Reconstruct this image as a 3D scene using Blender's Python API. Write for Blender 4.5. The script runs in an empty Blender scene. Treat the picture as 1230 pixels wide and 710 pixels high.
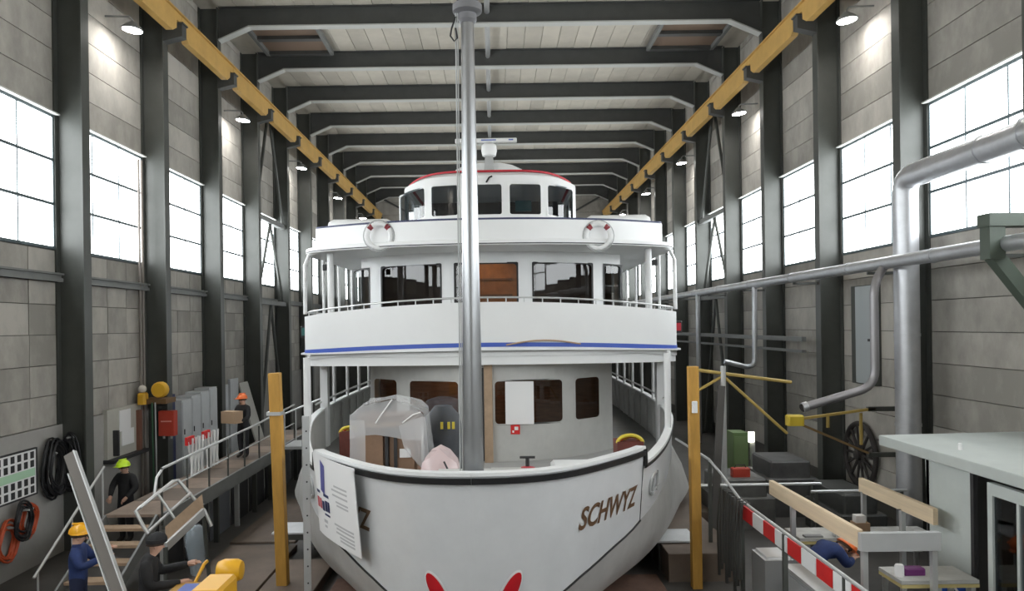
import bpy, math, random
from mathutils import Vector, Matrix
random.seed(7)
scene = bpy.context.scene
COL = scene.collection
PI = math.pi

# ------------------------------------------------------------------ camera, sky, exposure
ZC = 4.6            # height of the lens above the hall floor; z below is authored relative to the lens
FPX, PX, PY, ROLL = 900.0, 593.0, 391.0, 0.0135
cam_d = bpy.data.cameras.new('camera')
cam = bpy.data.objects.new('camera', cam_d)
COL.objects.link(cam)
cam_d.sensor_width = 36.0
cam_d.lens = FPX / 1230 * 36
cam_d.shift_x = (615 - PX) / 1230
cam_d.shift_y = (PY - 355) / 1230
cam_d.clip_start = 0.05
cam.matrix_world = Matrix.Translation((0, 0, ZC)) @ Matrix.Rotation(PI/2, 4, 'X') @ Matrix.Rotation(-ROLL, 4, 'Z')
scene.camera = cam

w = bpy.data.worlds.new('overcast_sky')
scene.world = w
w.use_nodes = True
w.node_tree.nodes['Background'].inputs[0].default_value = (0.90, 0.95, 1.0, 1)
w.node_tree.nodes['Background'].inputs[1].default_value = 1.0

WINDOW_GLOW = 8.0       # daylight on the frosted panes
LAMP_GLOW = 110.0

vs = scene.view_settings
vs.view_transform = 'Standard'
vs.look = 'None'
vs.gamma = 1.0
vs.use_curve_mapping = False
vs.exposure = 0.0

# ------------------------------------------------------------------ materials
MATS = {}
def mat(name, color, rough=0.6, metal=0.0, var=0.0, scale=3.0, bump=0.0, emit=0.0, stretch=None, spec=None, each=0.0):
    if name in MATS:
        return MATS[name]
    m = bpy.data.materials.new(name)
    m.use_nodes = True
    nt = m.node_tree
    b = nt.nodes['Principled BSDF']
    c = (*color, 1)
    b.inputs['Base Color'].default_value = c
    b.inputs['Roughness'].default_value = rough
    b.inputs['Metallic'].default_value = metal
    if spec is not None:
        b.inputs['Specular IOR Level'].default_value = spec
    if emit:
        b.inputs['Emission Color'].default_value = c
        b.inputs['Emission Strength'].default_value = emit
    if var or bump:
        tc = nt.nodes.new('ShaderNodeTexCoord')
        mp = nt.nodes.new('ShaderNodeMapping')
        nt.links.new(tc.outputs['Object'], mp.inputs['Vector'])
        if stretch:
            mp.inputs['Scale'].default_value = stretch
        oi = nt.nodes.new('ShaderNodeObjectInfo')
        n = nt.nodes.new('ShaderNodeTexNoise')
        n.noise_dimensions = '4D'
        n.inputs['Scale'].default_value = scale
        n.inputs['Detail'].default_value = 6
        n.inputs['Roughness'].default_value = 0.65
        nt.links.new(mp.outputs['Vector'], n.inputs['Vector'])
        mu = nt.nodes.new('ShaderNodeMath'); mu.operation = 'MULTIPLY'
        mu.inputs[1].default_value = 37.0
        nt.links.new(oi.outputs['Random'], mu.inputs[0])
        nt.links.new(mu.outputs[0], n.inputs['W'])
        if var:
            mx = nt.nodes.new('ShaderNodeMix'); mx.data_type = 'RGBA'
            mx.inputs[6].default_value = tuple(max(0, x*(1-var)) for x in color) + (1,)
            mx.inputs[7].default_value = tuple(min(1, x*(1+var)) for x in color) + (1,)
            cr = nt.nodes.new('ShaderNodeMapRange')
            cr.inputs[1].default_value = 0.3; cr.inputs[2].default_value = 0.7
            nt.links.new(n.outputs['Fac'], cr.inputs[0])
            if each:
                e1 = nt.nodes.new('ShaderNodeMath'); e1.operation = 'MULTIPLY_ADD'
                e1.inputs[1].default_value = each; e1.inputs[2].default_value = -each/2
                nt.links.new(oi.outputs['Random'], e1.inputs[0])
                e2 = nt.nodes.new('ShaderNodeMath'); e2.operation = 'ADD'; e2.use_clamp = True
                nt.links.new(cr.outputs[0], e2.inputs[0]); nt.links.new(e1.outputs[0], e2.inputs[1])
                nt.links.new(e2.outputs[0], mx.inputs[0])
            else:
                nt.links.new(cr.outputs[0], mx.inputs[0])
            nt.links.new(mx.outputs[2], b.inputs['Base Color'])
        if bump:
            bp = nt.nodes.new('ShaderNodeBump')
            bp.inputs['Strength'].default_value = bump
            bp.inputs['Distance'].default_value = 0.02
            nt.links.new(n.outputs['Fac'], bp.inputs['Height'])
            nt.links.new(bp.outputs[0], b.inputs['Normal'])
    MATS[name] = m
    return m

def glassy(name, tint, refl=0.12, rough=0.02):
    m = bpy.data.materials.new(name); m.use_nodes = True
    nt = m.node_tree; nt.nodes.clear()
    o = nt.nodes.new('ShaderNodeOutputMaterial')
    t = nt.nodes.new('ShaderNodeBsdfTransparent'); t.inputs[0].default_value = (*tint, 1)
    g = nt.nodes.new('ShaderNodeBsdfGlossy'); g.inputs[1].default_value = rough
    lw = nt.nodes.new('ShaderNodeFresnel'); lw.inputs[0].default_value = 1.45
    ad = nt.nodes.new('ShaderNodeMath'); ad.operation = 'ADD'; ad.inputs[1].default_value = refl; ad.use_clamp = True
    mx = nt.nodes.new('ShaderNodeMixShader')
    nt.links.new(lw.outputs[0], ad.inputs[0]); nt.links.new(ad.outputs[0], mx.inputs[0])
    nt.links.new(t.outputs[0], mx.inputs[1]); nt.links.new(g.outputs[0], mx.inputs[2])
    nt.links.new(mx.outputs[0], o.inputs[0])
    MATS[name] = m
    return m

def film(name, color, alpha):
    m = bpy.data.materials.new(name); m.use_nodes = True
    nt = m.node_tree; nt.nodes.clear()
    o = nt.nodes.new('ShaderNodeOutputMaterial')
    t = nt.nodes.new('ShaderNodeBsdfTransparent')
    d = nt.nodes.new('ShaderNodeBsdfPrincipled')
    d.inputs['Base Color'].default_value = (*color, 1); d.inputs['Roughness'].default_value = 0.25
    mx = nt.nodes.new('ShaderNodeMixShader'); mx.inputs[0].default_value = alpha
    nt.links.new(t.outputs[0], mx.inputs[1]); nt.links.new(d.outputs[0], mx.inputs[2])
    nt.links.new(mx.outputs[0], o.inputs[0])
    MATS[name] = m
    return m

concrete  = mat('concrete_panel', (0.37, 0.35, 0.315), 0.9, var=0.24, scale=1.8, bump=0.3, stretch=(1, 1, .6), each=0.9)
plinth_m  = mat('painted_plinth', (0.34, 0.33, 0.31), 0.8, var=0.10, scale=1.2)
backing   = mat('joint_backing_concrete', (0.13, 0.125, 0.115), 0.95)  # darker backing slab that shows in the joints between wall panels
steel_dk  = mat('dark_green_steel', (0.066, 0.070, 0.063), 0.45, var=0.12, scale=2)
beam_m    = mat('dark_roof_steel', (0.070, 0.072, 0.070), 0.5, var=0.12, scale=2)
flange_m  = mat('pale_flange_paint', (0.48, 0.49, 0.47), 0.5)
board_m   = mat('ceiling_board', (0.50, 0.465, 0.40), 0.85, var=0.12, scale=1.3, each=0.8)
floor_m   = mat('workshop_floor', (0.085, 0.08, 0.075), 0.55, var=0.35, scale=0.7, bump=0.1)
yellow_m  = mat('crane_yellow', (0.55, 0.34, 0.10), 0.5, var=0.12, scale=2)
rail_m    = mat('rail_steel', (0.36, 0.25, 0.20), 0.45, 0.4)
frame_m   = mat('window_frame', (0.10, 0.13, 0.14), 0.5)
flash_m   = mat('metal_flashing', (0.62, 0.63, 0.60), 0.5)
girt_m    = mat('girt_steel', (0.17, 0.175, 0.17), 0.5, var=0.1)
pane_m    = mat('frosted_pane_daylight', (0.94, 0.98, 1.0), 0.6, emit=WINDOW_GLOW)
lens_m    = mat('lamp_lens', (1.0, 0.97, 0.93), 0.5, emit=LAMP_GLOW)
lampbox_m = mat('lamp_housing', (0.25, 0.26, 0.26), 0.5)
white_m   = mat('ship_white', (0.78, 0.79, 0.79), 0.35, var=0.02, scale=1)
hull_m    = mat('hull_white', (0.64, 0.65, 0.66), 0.28, var=0.05, scale=2.2, bump=0.06)
hullgrey  = mat('hull_grey', (0.44, 0.435, 0.42), 0.6, var=0.12, scale=1.4)
black_m   = mat('black_rubber', (0.012, 0.012, 0.013), 0.5)
blue_m    = mat('blue_paint', (0.05, 0.10, 0.42), 0.45)
navy_m    = mat('navy_paint', (0.02, 0.03, 0.10), 0.5)
red_m     = mat('red_paint', (0.45, 0.015, 0.03), 0.4)
anchor_m  = mat('anchor_red', (0.50, 0.008, 0.015), 0.3)
gold_m    = mat('gold_brown_letters', (0.13, 0.07, 0.035), 0.5, var=0.3, scale=12)
deck_m    = mat('ship_deck', (0.34, 0.34, 0.33), 0.8, var=0.08)
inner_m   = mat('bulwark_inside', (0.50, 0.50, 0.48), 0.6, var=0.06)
wood_dk   = mat('cabin_wood', (0.22, 0.10, 0.05), 0.5, var=0.3, scale=3, stretch=(1, 1, 6))
wood_or   = mat('cabin_cabinet_wood', (0.42, 0.16, 0.05), 0.5, var=0.2, scale=4)
timber    = mat('pale_timber', (0.68, 0.55, 0.38), 0.7, var=0.12, scale=4, stretch=(1, 0.15, 4))
plank_m   = mat('tread_wood', (0.38, 0.27, 0.18), 0.75, var=0.15, scale=5)
plate_m   = mat('brown_plate', (0.15, 0.115, 0.09), 0.7, var=0.25, scale=1.2)
post_y    = mat('yellow_post_wood', (0.50, 0.27, 0.05), 0.6, var=0.2, scale=3, stretch=(2, 2, 0.4))
alu       = mat('aluminium', (0.62, 0.63, 0.63), 0.35, 0.6)
galv      = mat('galvanised_duct', (0.52, 0.53, 0.55), 0.38, 0.75, var=0.12, scale=2.5)
mast_m    = mat('mast_aluminium', (0.36, 0.37, 0.38), 0.32, 0.85)
grey_m    = mat('grey_paint', (0.42, 0.43, 0.43), 0.5, var=0.05)
ltgrey_m  = mat('light_grey_cabin', (0.50, 0.54, 0.52), 0.55, var=0.06, scale=2)
dk_m      = mat('dark_clutter', (0.03, 0.03, 0.032), 0.6, var=0.3)
dkgreen   = mat('bracket_green', (0.07, 0.09, 0.07), 0.5)
green_m   = mat('cabinet_green', (0.16, 0.25, 0.10), 0.5)
paper_m   = mat('paper', (0.80, 0.80, 0.80), 0.8)
greytext  = mat('grey_print', (0.50, 0.50, 0.51), 0.8)
green_pr  = mat('green_print', (0.45, 0.68, 0.48), 0.8)
box_red   = mat('red_box', (0.50, 0.055, 0.03), 0.5)
orange_m  = mat('orange_hose', (0.55, 0.09, 0.03), 0.5)
cable_m   = mat('black_cable', (0.015, 0.015, 0.017), 0.55)
hoist_y   = mat('hoist_yellow', (0.75, 0.42, 0.03), 0.4)
mach_y    = mat('machine_yellow', (0.80, 0.42, 0.02), 0.35)
card_m    = mat('cardboard', (0.42, 0.29, 0.19), 0.85)
skin_m    = mat('skin', (0.55, 0.33, 0.24), 0.6)
hair_m    = mat('hair', (0.05, 0.03, 0.02), 0.7)
coat_bk   = mat('black_workwear', (0.018, 0.018, 0.02), 0.8, var=0.3, scale=6)
coat_bl   = mat('blue_workwear', (0.02, 0.04, 0.14), 0.8, var=0.3, scale=6)
boot_m    = mat('boots', (0.02, 0.015, 0.012), 0.6)
helm_y    = mat('helmet_yellow', (0.85, 0.42, 0.02), 0.3)
helm_l    = mat('helmet_lime', (0.62, 0.90, 0.03), 0.3)
helm_o    = mat('helmet_orange', (0.90, 0.20, 0.05), 0.3)
wheel_m   = mat('wheel_dark_wood', (0.035, 0.03, 0.028), 0.7, var=0.3)
yellow_br = mat('bracket_yellow', (0.42, 0.30, 0.08), 0.55)
sheetmet  = mat('sheet_metal', (0.60, 0.62, 0.64), 0.45, 0.0, var=0.1)
signblue  = mat('sign_blue', (0.01, 0.07, 0.40), 0.5)
yellow_h  = mat('yellow_hose', (0.65, 0.52, 0.05), 0.5)
signred   = mat('sign_red', (0.65, 0.02, 0.02), 0.5)
lamp_warm = mat('cabin_lamp_glow', (1.0, 0.72, 0.42), 0.5, emit=14.0)
tube_glow = mat('tube_lamp_glow', (1.0, 0.95, 0.80), 0.5, emit=8.0)
shipglass = glassy('ship_glass', (0.55, 0.57, 0.58), 0.02)
cabglass  = glassy('cabin_glass', (0.50, 0.54, 0.57), 0.04)
plastic   = film('plastic_sheet', (0.80, 0.81, 0.82), 0.42)
pinkfilm  = film('pink_plastic_sheet', (0.78, 0.62, 0.62), 0.80)
clearfilm = film('clear_bag', (0.22, 0.27, 0.34), 0.09)

# ------------------------------------------------------------------ builders
BASE = {}
def V(*a): return Vector(a)

def pix(px, py, D):
    """photo pixel at distance D along the hall -> point relative to the lens"""
    ux, uy = px - PX, py - PY
    a, b = ux - ROLL*uy, uy + ROLL*ux
    return Vector((a*D/FPX, D, -b*D/FPX))

class MB:
    def __init__(s): s.v = []; s.f = []; s.m = []; s.mi = 0
    def add(s, vs, fs):
        o = len(s.v); s.v += [tuple(p) for p in vs]
        for f in fs:
            s.f.append([i+o for i in f]); s.m.append(s.mi)
        return s
    def box(s, x0, x1, y0, y1, z0, z1):
        vs = [(x, y, z) for z in (z0, z1) for y in (y0, y1) for x in (x0, x1)]
        return s.add(vs, [(0,2,3,1),(4,5,7,6),(0,1,5,4),(2,6,7,3),(0,4,6,2),(1,3,7,5)])
    def cbox(s, x0, x1, y0, y1, z0, z1, c=0.01):
        """box with chamfered vertical and top edges"""
        pr = [(x0+c,y0),(x1-c,y0),(x1,y0+c),(x1,y1-c),(x1-c,y1),(x0+c,y1),(x0,y1-c),(x0,y0+c)]
        q = lambda i: (min(max(pr[i][0], x0+c), x1-c), min(max(pr[i][1], y0+c), y1-c))
        vs = [(p[0],p[1],z0) for p in pr]+[(p[0],p[1],z1-c) for p in pr]+[(*q(i),z1) for i in range(8)]
        fs = [tuple(reversed(range(8))), tuple(range(16,24))]
        for k in (0,8):
            for i in range(8):
                j=(i+1)%8; fs.append((k+i,k+j,k+8+j,k+8+i))
        return s.add(vs, fs)
    def bar(s, p0, p1, w, h, up=(0,0,1)):
        """rectangular bar between two points"""
        p0, p1 = Vector(p0), Vector(p1); d = (p1-p0).normalized(); up = Vector(up)
        sx = d.cross(up)
        if sx.length < 1e-4: sx = d.cross(Vector((1,0,0)))
        sx.normalize(); sz = sx.cross(d).normalized()
        vs = [p + sx*a*w/2 + sz*b*h/2 for p in (p0,p1) for a,b in ((-1,-1),(1,-1),(1,1),(-1,1))]
        return s.add(vs, [(3,2,1,0),(4,5,6,7),(0,1,5,4),(1,2,6,5),(2,3,7,6),(3,0,4,7)])
    def tube(s, pts, r, n=8, closed=False, caps=True):
        pts = [Vector(p) for p in pts]
        R = r if isinstance(r, (list, tuple)) else [r]*len(pts)
        rings = []; ref = None
        m = len(pts)
        for i, p in enumerate(pts):
            if closed: d = pts[(i+1)%m]-pts[i-1]
            else: d = (pts[min(i+1,m-1)]-pts[max(i-1,0)])
            if d.length < 1e-9: d = Vector((0,0,1))
            d.normalize()
            if ref is None:
                ref = Vector((0,0,1)) if abs(d.z) < 0.9 else Vector((1,0,0))
            x = ref - d*ref.dot(d)
            if x.length < 1e-4: x = d.orthogonal()
            x.normalize(); ref = x
            y = d.cross(x)
            rings.append([p + (x*math.cos(2*PI*k/n)+y*math.sin(2*PI*k/n))*R[i] for k in range(n)])
        vs = [q for rg in rings for q in rg]; fs = []
        for i in range(m if closed else m-1):
            a, b = i*n, ((i+1)%m)*n
            for k in range(n):
                fs.append((a+k, a+(k+1)%n, b+(k+1)%n, b+k))
        if caps and not closed:
            fs.append(tuple(reversed(range(n)))); fs.append(tuple(range((m-1)*n, m*n)))
        return s.add(vs, fs)
    def lathe(s, prof, n=20, c=(0,0,0), axis='Z'):
        vs = []; fs = []
        for r, z in prof:
            for k in range(n):
                a = 2*PI*k/n; x, y = r*math.cos(a), r*math.sin(a)
                q = {'Z': (x,y,z), 'X': (z,x,y), 'Y': (x,z,y)}[axis]
                vs.append((c[0]+q[0], c[1]+q[1], c[2]+q[2]))
        for i in range(len(prof)-1):
            for k in range(n):
                fs.append((i*n+k, i*n+(k+1)%n, (i+1)*n+(k+1)%n, (i+1)*n+k))
        fs.append(tuple(reversed(range(n)))); fs.append(tuple(range((len(prof)-1)*n, len(prof)*n)))
        return s.add(vs, fs)
    def prism(s, poly, a0, a1, axis='Y'):
        """extrude polygon; poly coords are the two other axes in xyz order"""
        def mk(p, a):
            return {'X': (a,p[0],p[1]), 'Y': (p[0],a,p[1]), 'Z': (p[0],p[1],a)}[axis]
        n = len(poly)
        vs = [mk(p,a0) for p in poly]+[mk(p,a1) for p in poly]
        fs = [tuple(range(n)), tuple(reversed(range(n,2*n)))]+[(i,i+n,(i+1)%n+n,(i+1)%n) for i in range(n)]
        return s.add(vs, fs)
    def grid(s, rows):
        """rows: list of equal-length point lists"""
        m = len(rows[0]); vs = [p for r in rows for p in r]
        fs = [(i*m+j, i*m+j+1, (i+1)*m+j+1, (i+1)*m+j) for i in range(len(rows)-1) for j in range(m-1)]
        return s.add(vs, fs)
    def sphere(s, c, r, n=14, m=9, sx=1, sy=1, sz=1, z0=-1.0):
        prof = []
        a0 = math.asin(max(-1, z0))
        rows = []
        for i in range(m+1):
            a = a0 + (PI/2-a0)*i/m
            rr, zz = max(math.cos(a), 0.02), math.sin(a)
            rows.append([(c[0]+r*sx*rr*math.cos(2*PI*k/n), c[1]+r*sy*rr*math.sin(2*PI*k/n), c[2]+r*sz*zz) for k in range(n+1)])
        return s.grid(rows)
    def build(s, name, material, parent=None, smooth=None, bevel=0, label=None):
        me = bpy.data.meshes.new(name)
        b = BASE.get(parent.name, Vector((0,0,0))) if parent else Vector((0,0,0))
        me.from_pydata([(x-b.x, y-b.y, z-b.z) for x,y,z in s.v], [], s.f)
        mats = material if isinstance(material, (list, tuple)) else [material]
        for m in mats: me.materials.append(m)
        if len(mats) > 1: me.polygons.foreach_set('material_index', s.m)
        if smooth:
            me.polygons.foreach_set('use_smooth', [True]*len(me.polygons))
            me.set_sharp_from_angle(angle=math.radians(smooth))
        me.update()
        o = bpy.data.objects.new(name, me); COL.objects.link(o)
        if parent:
            o.parent = parent; BASE[o.name] = b
        else:
            o.location.z = ZC; BASE[o.name] = Vector((0,0,0))
        if bevel:
            md = o.modifiers.new('edge', 'BEVEL'); md.width = bevel; md.segments = 2; md.limit_method = 'ANGLE'
        if label: o['label'] = label
        return o

def tag(o, label=None, cat=None, group=None, kind=None):
    if label: o['label'] = label
    if cat: o['category'] = cat
    if group: o['group'] = group
    if kind: o['kind'] = kind
    return o

def thing(name, label, cat, loc, group=None, local=False):
    """Empty at the base of a thing; parts are authored in lens-relative coordinates (or local ones)"""
    o = bpy.data.objects.new(name, None); COL.objects.link(o)
    o.empty_display_size = 0.2
    o.location = (loc[0], loc[1], loc[2]+ZC)
    BASE[o.name] = Vector((0,0,0)) if local else Vector(loc)
    return tag(o, label, cat, group)

def copy_tree(o, parent=None):
    c = o.copy(); COL.objects.link(c); c.parent = parent
    for ch in o.children: copy_tree(ch, c)
    return c

def child(o, data_obj_mesh, name, parent, loc):
    c = bpy.data.objects.new(name, data_obj_mesh); COL.objects.link(c); c.parent = parent; c.location = loc
    return c

def mesh_of(mb, name, material):
    o = mb.build(name, material); me = o.data
    bpy.data.objects.remove(o); return me

def interp(x, tab):
    if x <= tab[0][0]: return tab[0][1]
    for (x0,y0),(x1,y1) in zip(tab, tab[1:]):
        if x <= x1: return y0+(y1-y0)*(x-x0)/(x1-x0)
    return tab[-1][1]

def pchip(tab):
    xs = [p[0] for p in tab]; ys = [p[1] for p in tab]; n = len(xs)
    h = [xs[i+1]-xs[i] for i in range(n-1)]; d = [(ys[i+1]-ys[i])/h[i] for i in range(n-1)]
    m = [d[0]]+[0 if d[i-1]*d[i] <= 0 else 2*d[i-1]*d[i]/(d[i-1]+d[i]) for i in range(1,n-1)]+[d[-1]]
    def f(x):
        if x <= xs[0]: return ys[0]
        if x >= xs[-1]: return ys[-1]
        for i in range(n-1):
            if x <= xs[i+1]:
                t = (x-xs[i])/h[i]
                return (ys[i]*(1+2*t)*(1-t)**2 + h[i]*m[i]*t*(1-t)**2 + ys[i+1]*t*t*(3-2*t) + h[i]*m[i+1]*t*t*(t-1))
    return f

FL = -ZC
SP = 3.9
def cy(k): return 15.72 + SP*k          # column centre line along the hall
XW, XI = 9.1, 8.5                       # wall face, inner flange of the columns
ZR, ZB = 10.1, 9.45                     # ceiling, underside of the roof beams
K0, K1 = -9, 10
YB = cy(K1)+0.1
YF = cy(K0)

# ------------------------------------------------------------------ setting: floor, ceiling, walls, windows
fl = MB().box(-9.4, 9.4, YF, YB+0.3, FL-0.3, FL).build('floor', floor_m); tag(fl, kind='structure')
ce = MB().box(-9.4, 9.4, YF, YB+0.3, ZR+0.06, ZR+0.3).build('ceiling', board_m); tag(ce, kind='structure')
NB = 28; BW = 17.0/NB
bm_ = mesh_of(MB().cbox(-BW/2+0.008, BW/2-0.008, -SP/2+0.02, SP/2-0.02, -0.05, 0.05, 0.004), 'ceiling_board', board_m)
for k in range(0, 7):
    for i in range(NB):
        child(ce, bm_, 'ceiling_board', ce, (-8.5+BW*(i+0.5), cy(k)+SP/2, ZR+0.02+random.uniform(-.006,.006)))
far = MB()
for k in range(7, K1):
    for i in range(NB):
        x = -8.5+BW*i; far.box(x+.01, x+BW-.01, cy(k)+.02, cy(k+1)-.02, ZR, ZR+.07)
o = far.build('ceiling_boards_far', board_m, ce); o['kind'] = 'stuff'

walls = {}
for s, nm in ((-1, 'wall_left'), (1, 'wall_right')):
    a, b = sorted((s*9.17, s*9.4))
    walls[s] = tag(MB().box(a, b, YF, YB+0.3, FL, ZR+0.2).build(nm, backing), kind='structure')
wb = tag(MB().box(-9.17, 9.17, YB+0.06, YB+0.3, FL, ZR+0.1).build('wall_back', backing), kind='structure')
PH_ = 0.67
wf = tag(MB().box(-9.17, 9.17, YF-.25, YF, FL, ZR+0.1).build('wall_front', concrete), kind='structure')
for i in range(6):
    for r in range(12):
        x0 = -9.1+i*18.2/6
        MB().box(x0+.01, x0+18.2/6-.01, YB, YB+0.07, 10.0-(r+1)*0.9+.01, 10.0-r*0.9-.01).build('wall_panel', concrete, wb)
MB().bar((5.2,YB-.05,7.8),(8.4,YB-.05,9.6),.22,.12).build('diagonal_brace', beam_m, wb)
MB().bar((-5.2,YB-.05,7.8),(-8.4,YB-.05,9.6),.22,.12).build('diagonal_brace', beam_m, wb)

L = SP-0.3
def panel_mesh(ly, lz, m, name):
    return mesh_of(MB().box(-0.035, 0.035, -ly/2+.008, ly/2-.008, -lz/2+.008, lz/2-.008), name, m)
pm_up  = panel_mesh(L, PH_, concrete, 'wall_panel')
pm_sq  = panel_mesh(L/4, 0.62, concrete, 'wall_panel')
pm_sqs = panel_mesh(L/4, 0.50, concrete, 'wall_panel')
pm_lo  = panel_mesh(L, 0.65, concrete, 'wall_panel')
pm_top = panel_mesh(L, ZR-4.52-8*PH_, concrete, 'wall_panel')
WZ0, WZ1 = 1.73, 4.47
pane_me = mesh_of(MB().box(-0.01, 0.01, -0.59, 0.59, -0.445, 0.445), 'pane', pane_m)
fr = MB()
for i in range(4):
    yy = -1.8+i*1.2; wdt = 0.02 if i in (1,2) else 0.05
    fr.box(-0.03, 0.03, yy-wdt/1.4, yy+wdt/1.4, 0, WZ1-WZ0)
for j in range(4):
    zz = j*(WZ1-WZ0)/3
    fr.box(-0.035, 0.035, -1.8, 1.8, zz-0.03, zz+0.03)
frame_me = mesh_of(fr, 'window_frame', frame_m)
flash_me = mesh_of(MB().prism([(-.05,.09),(.16,.05),(.16,.02),(-.05,.03)], -1.82, 1.82, 'Y'), 'lintel_flashing', flash_m)
nwin = 0
for s in (-1, 1):
    for k in range(K0, K1):
        ym = cy(k)+SP/2
        nwin += 1
        wo = bpy.data.objects.new('window_%d' % nwin, frame_me); COL.objects.link(wo)
        wo.location = (s*9.12, ym, WZ0+ZC); wo.rotation_euler.z = 0 if s < 0 else PI; tag(wo, kind='structure')
        for i in range(3):
            for j in range(3):
                child(wo, pane_me, 'pane', wo, (0, -1.2+1.2*i, (j+.5)*(WZ1-WZ0)/3))
        child(wo, flash_me, 'lintel_flashing', wo, (0, 0, WZ1-WZ0))
        if k < -2:
            x0, x1 = sorted((s*9.1, s*9.17))
            MB().box(x0, x1, cy(k), cy(k+1), FL, WZ0).build('wall_panel', concrete, walls[s])
            MB().box(x0, x1, cy(k), cy(k+1), WZ1+.05, ZR).build('wall_panel', concrete, walls[s])
            continue
        for r in range(8):
            child(None, pm_up, 'wall_panel', walls[s], (s*9.135, ym, 4.52+PH_*(r+.5)))
        child(None, pm_top, 'wall_panel', walls[s], (s*9.135, ym, (ZR+4.52+8*PH_)/2))
        if s < 0:
            for i in range(4 if k < 4 else 4):
                yy = cy(k)+0.15+L/4*(i+.5)
                child(None, pm_sqs, 'wall_panel', walls[s], (-9.135, yy, 1.43))
                if k < 5:
                    for r in range(5):
                        child(None, pm_sq, 'wall_panel', walls[s], (-9.135+random.uniform(-.006,.006), yy, 1.17-0.62*(r+.5)))
            if k >= 5:
                for r in range(5):
                    child(None, pm_lo, 'wall_panel', walls[s], (-9.135, ym, 1.17-0.62*(r+.5)))
        else:
            for r in range(10):
                zz = 1.70-0.65*(r+.5)
                if zz-.32 > FL: child(None, pm_lo, 'wall_panel', walls[s], (9.135, ym, zz))
o = MB().box(-9.17, -9.06, cy(-2), YB, FL, -1.94).build('plinth', plinth_m, walls[-1])
for k in range(-2, K1):
    MB().box(-9.1, -8.92, cy(k)+.16, cy(k+1)-.16, 1.02, 1.10).box(-9.1, -8.90, cy(k)+.16, cy(k+1)-.16, 1.16, 1.20).box(-9.1, -8.96, cy(k)+.16, cy(k+1)-.16, 1.02, 1.2).build('wall_girt', girt_m, walls[-1])

# ------------------------------------------------------------------ columns, crane beams, roof beams
def make_column():
    t = thing('steel_column', 'x', 'column', (0,0,FL), local=True)
    h = ZB+0.6-FL
    MB().box(0, 0.035, -.15, .15, 0, h).build('flange', steel_dk, t)
    MB().box(0.565, 0.6, -.15, .15, 0, h).build('flange', steel_dk, t)
    MB().box(0.035, 0.565, -.02, .02, 0, h).build('web', steel_dk, t)
    c = MB(); zt = 7.975-FL
    c.prism([(-.0,zt),(-.50,zt),(-.50,zt-.34),(-.0,zt-.46)], -.14, .14, 'Y')
    c.box(-.54, 0.0, -.16, .16, zt-.02, zt+.02)
    c.build('corbel', beam_m, t)
    return t
proto = make_column(); first = True
for s in (-1, 1):
    for k in range(-1, K1+1):
        c = proto if first else copy_tree(proto); first = False
        c.location = (s*XI, cy(k), 0)
        c.rotation_euler.z = 0 if s > 0 else PI
        tag(c, 'dark steel column on the wall with the square panels and notice board' if s < 0 else 'dark steel column on the wall with the silver ducts', 'column',
            'columns along the notice board wall' if s < 0 else 'columns along the duct wall')
XR, ZRAIL = 8.15, 8.32
for s in (-1, 1):
    t = thing('crane_runway_beam', 'yellow overhead crane runway beam along the ' + ('notice board wall' if s < 0 else 'duct wall'), 'crane beam', (s*XR, cy(-1), 7.87))
    for k in range(-2, K1):
        y0, y1 = cy(k), cy(k+1)
        zt, z1, z2 = ZRAIL-.09, 8.0, 7.64
        pr = [(y0+.01,zt),(y1-.01,zt),(y1-.01,z1),(y1-.30,z1),(y1-.32,z2+.14),(y1-.55,z2),(y0+.45,z2),(y0+.30,z2+.1),(y0+.30,z1),(y0+.01,z1)]
        o = MB().prism(pr, s*XR-.09, s*XR+.09, 'X').build('beam_span', yellow_m, t)
        MB().box(s*XR-.15, s*XR+.15, y0+.01, y1-.01, zt-.03, zt+.01).build('top_flange', yellow_m, o)
    MB().box(s*XR-.04, s*XR+.04, cy(-2), cy(K1), ZRAIL-.08, ZRAIL).build('rail', rail_m, t)

def make_beam():
    t = thing('roof_beam', 'dark steel roof beam spanning the hall under the ceiling boards', 'beam', (0,0,ZB), group='roof beams', local=True)
    MB().box(-8.48, 8.48, -.012, .012, 0.02, .64).build('web', beam_m, t)
    f = MB().box(-7.54, 7.54, -.15, .15, -.02, .02); f.build('bottom_flange', flange_m, t)
    MB().box(-8.48, 8.48, -.15, .15, .61, .65).build('top_flange', beam_m, t)
    for s in (-1, 1):
        h = MB()
        h.prism([(s*7.54,.02),(s*8.48,-.40),(s*8.48,.02)], -.012, .012, 'Y')
        ho = h.build('haunch', beam_m, t)
        MB().bar((s*7.52,0,0),(s*8.48,0,-.42),.30,.04,(0,0,1)).build('haunch_flange', flange_m, ho)
    return t
proto = make_beam()
for i, k in enumerate(range(0, K1+1)):
    c = proto if i == 0 else copy_tree(proto)
    c.location = (0, cy(k), ZB+ZC)
MB().tube([(-.08,cy(0),9.86),(-.08,YB,9.86)], .09, 10).build('ceiling_conduit', alu)
tag(bpy.data.objects['ceiling_conduit'], 'pale round conduit running along the middle of the ceiling', 'conduit')

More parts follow.
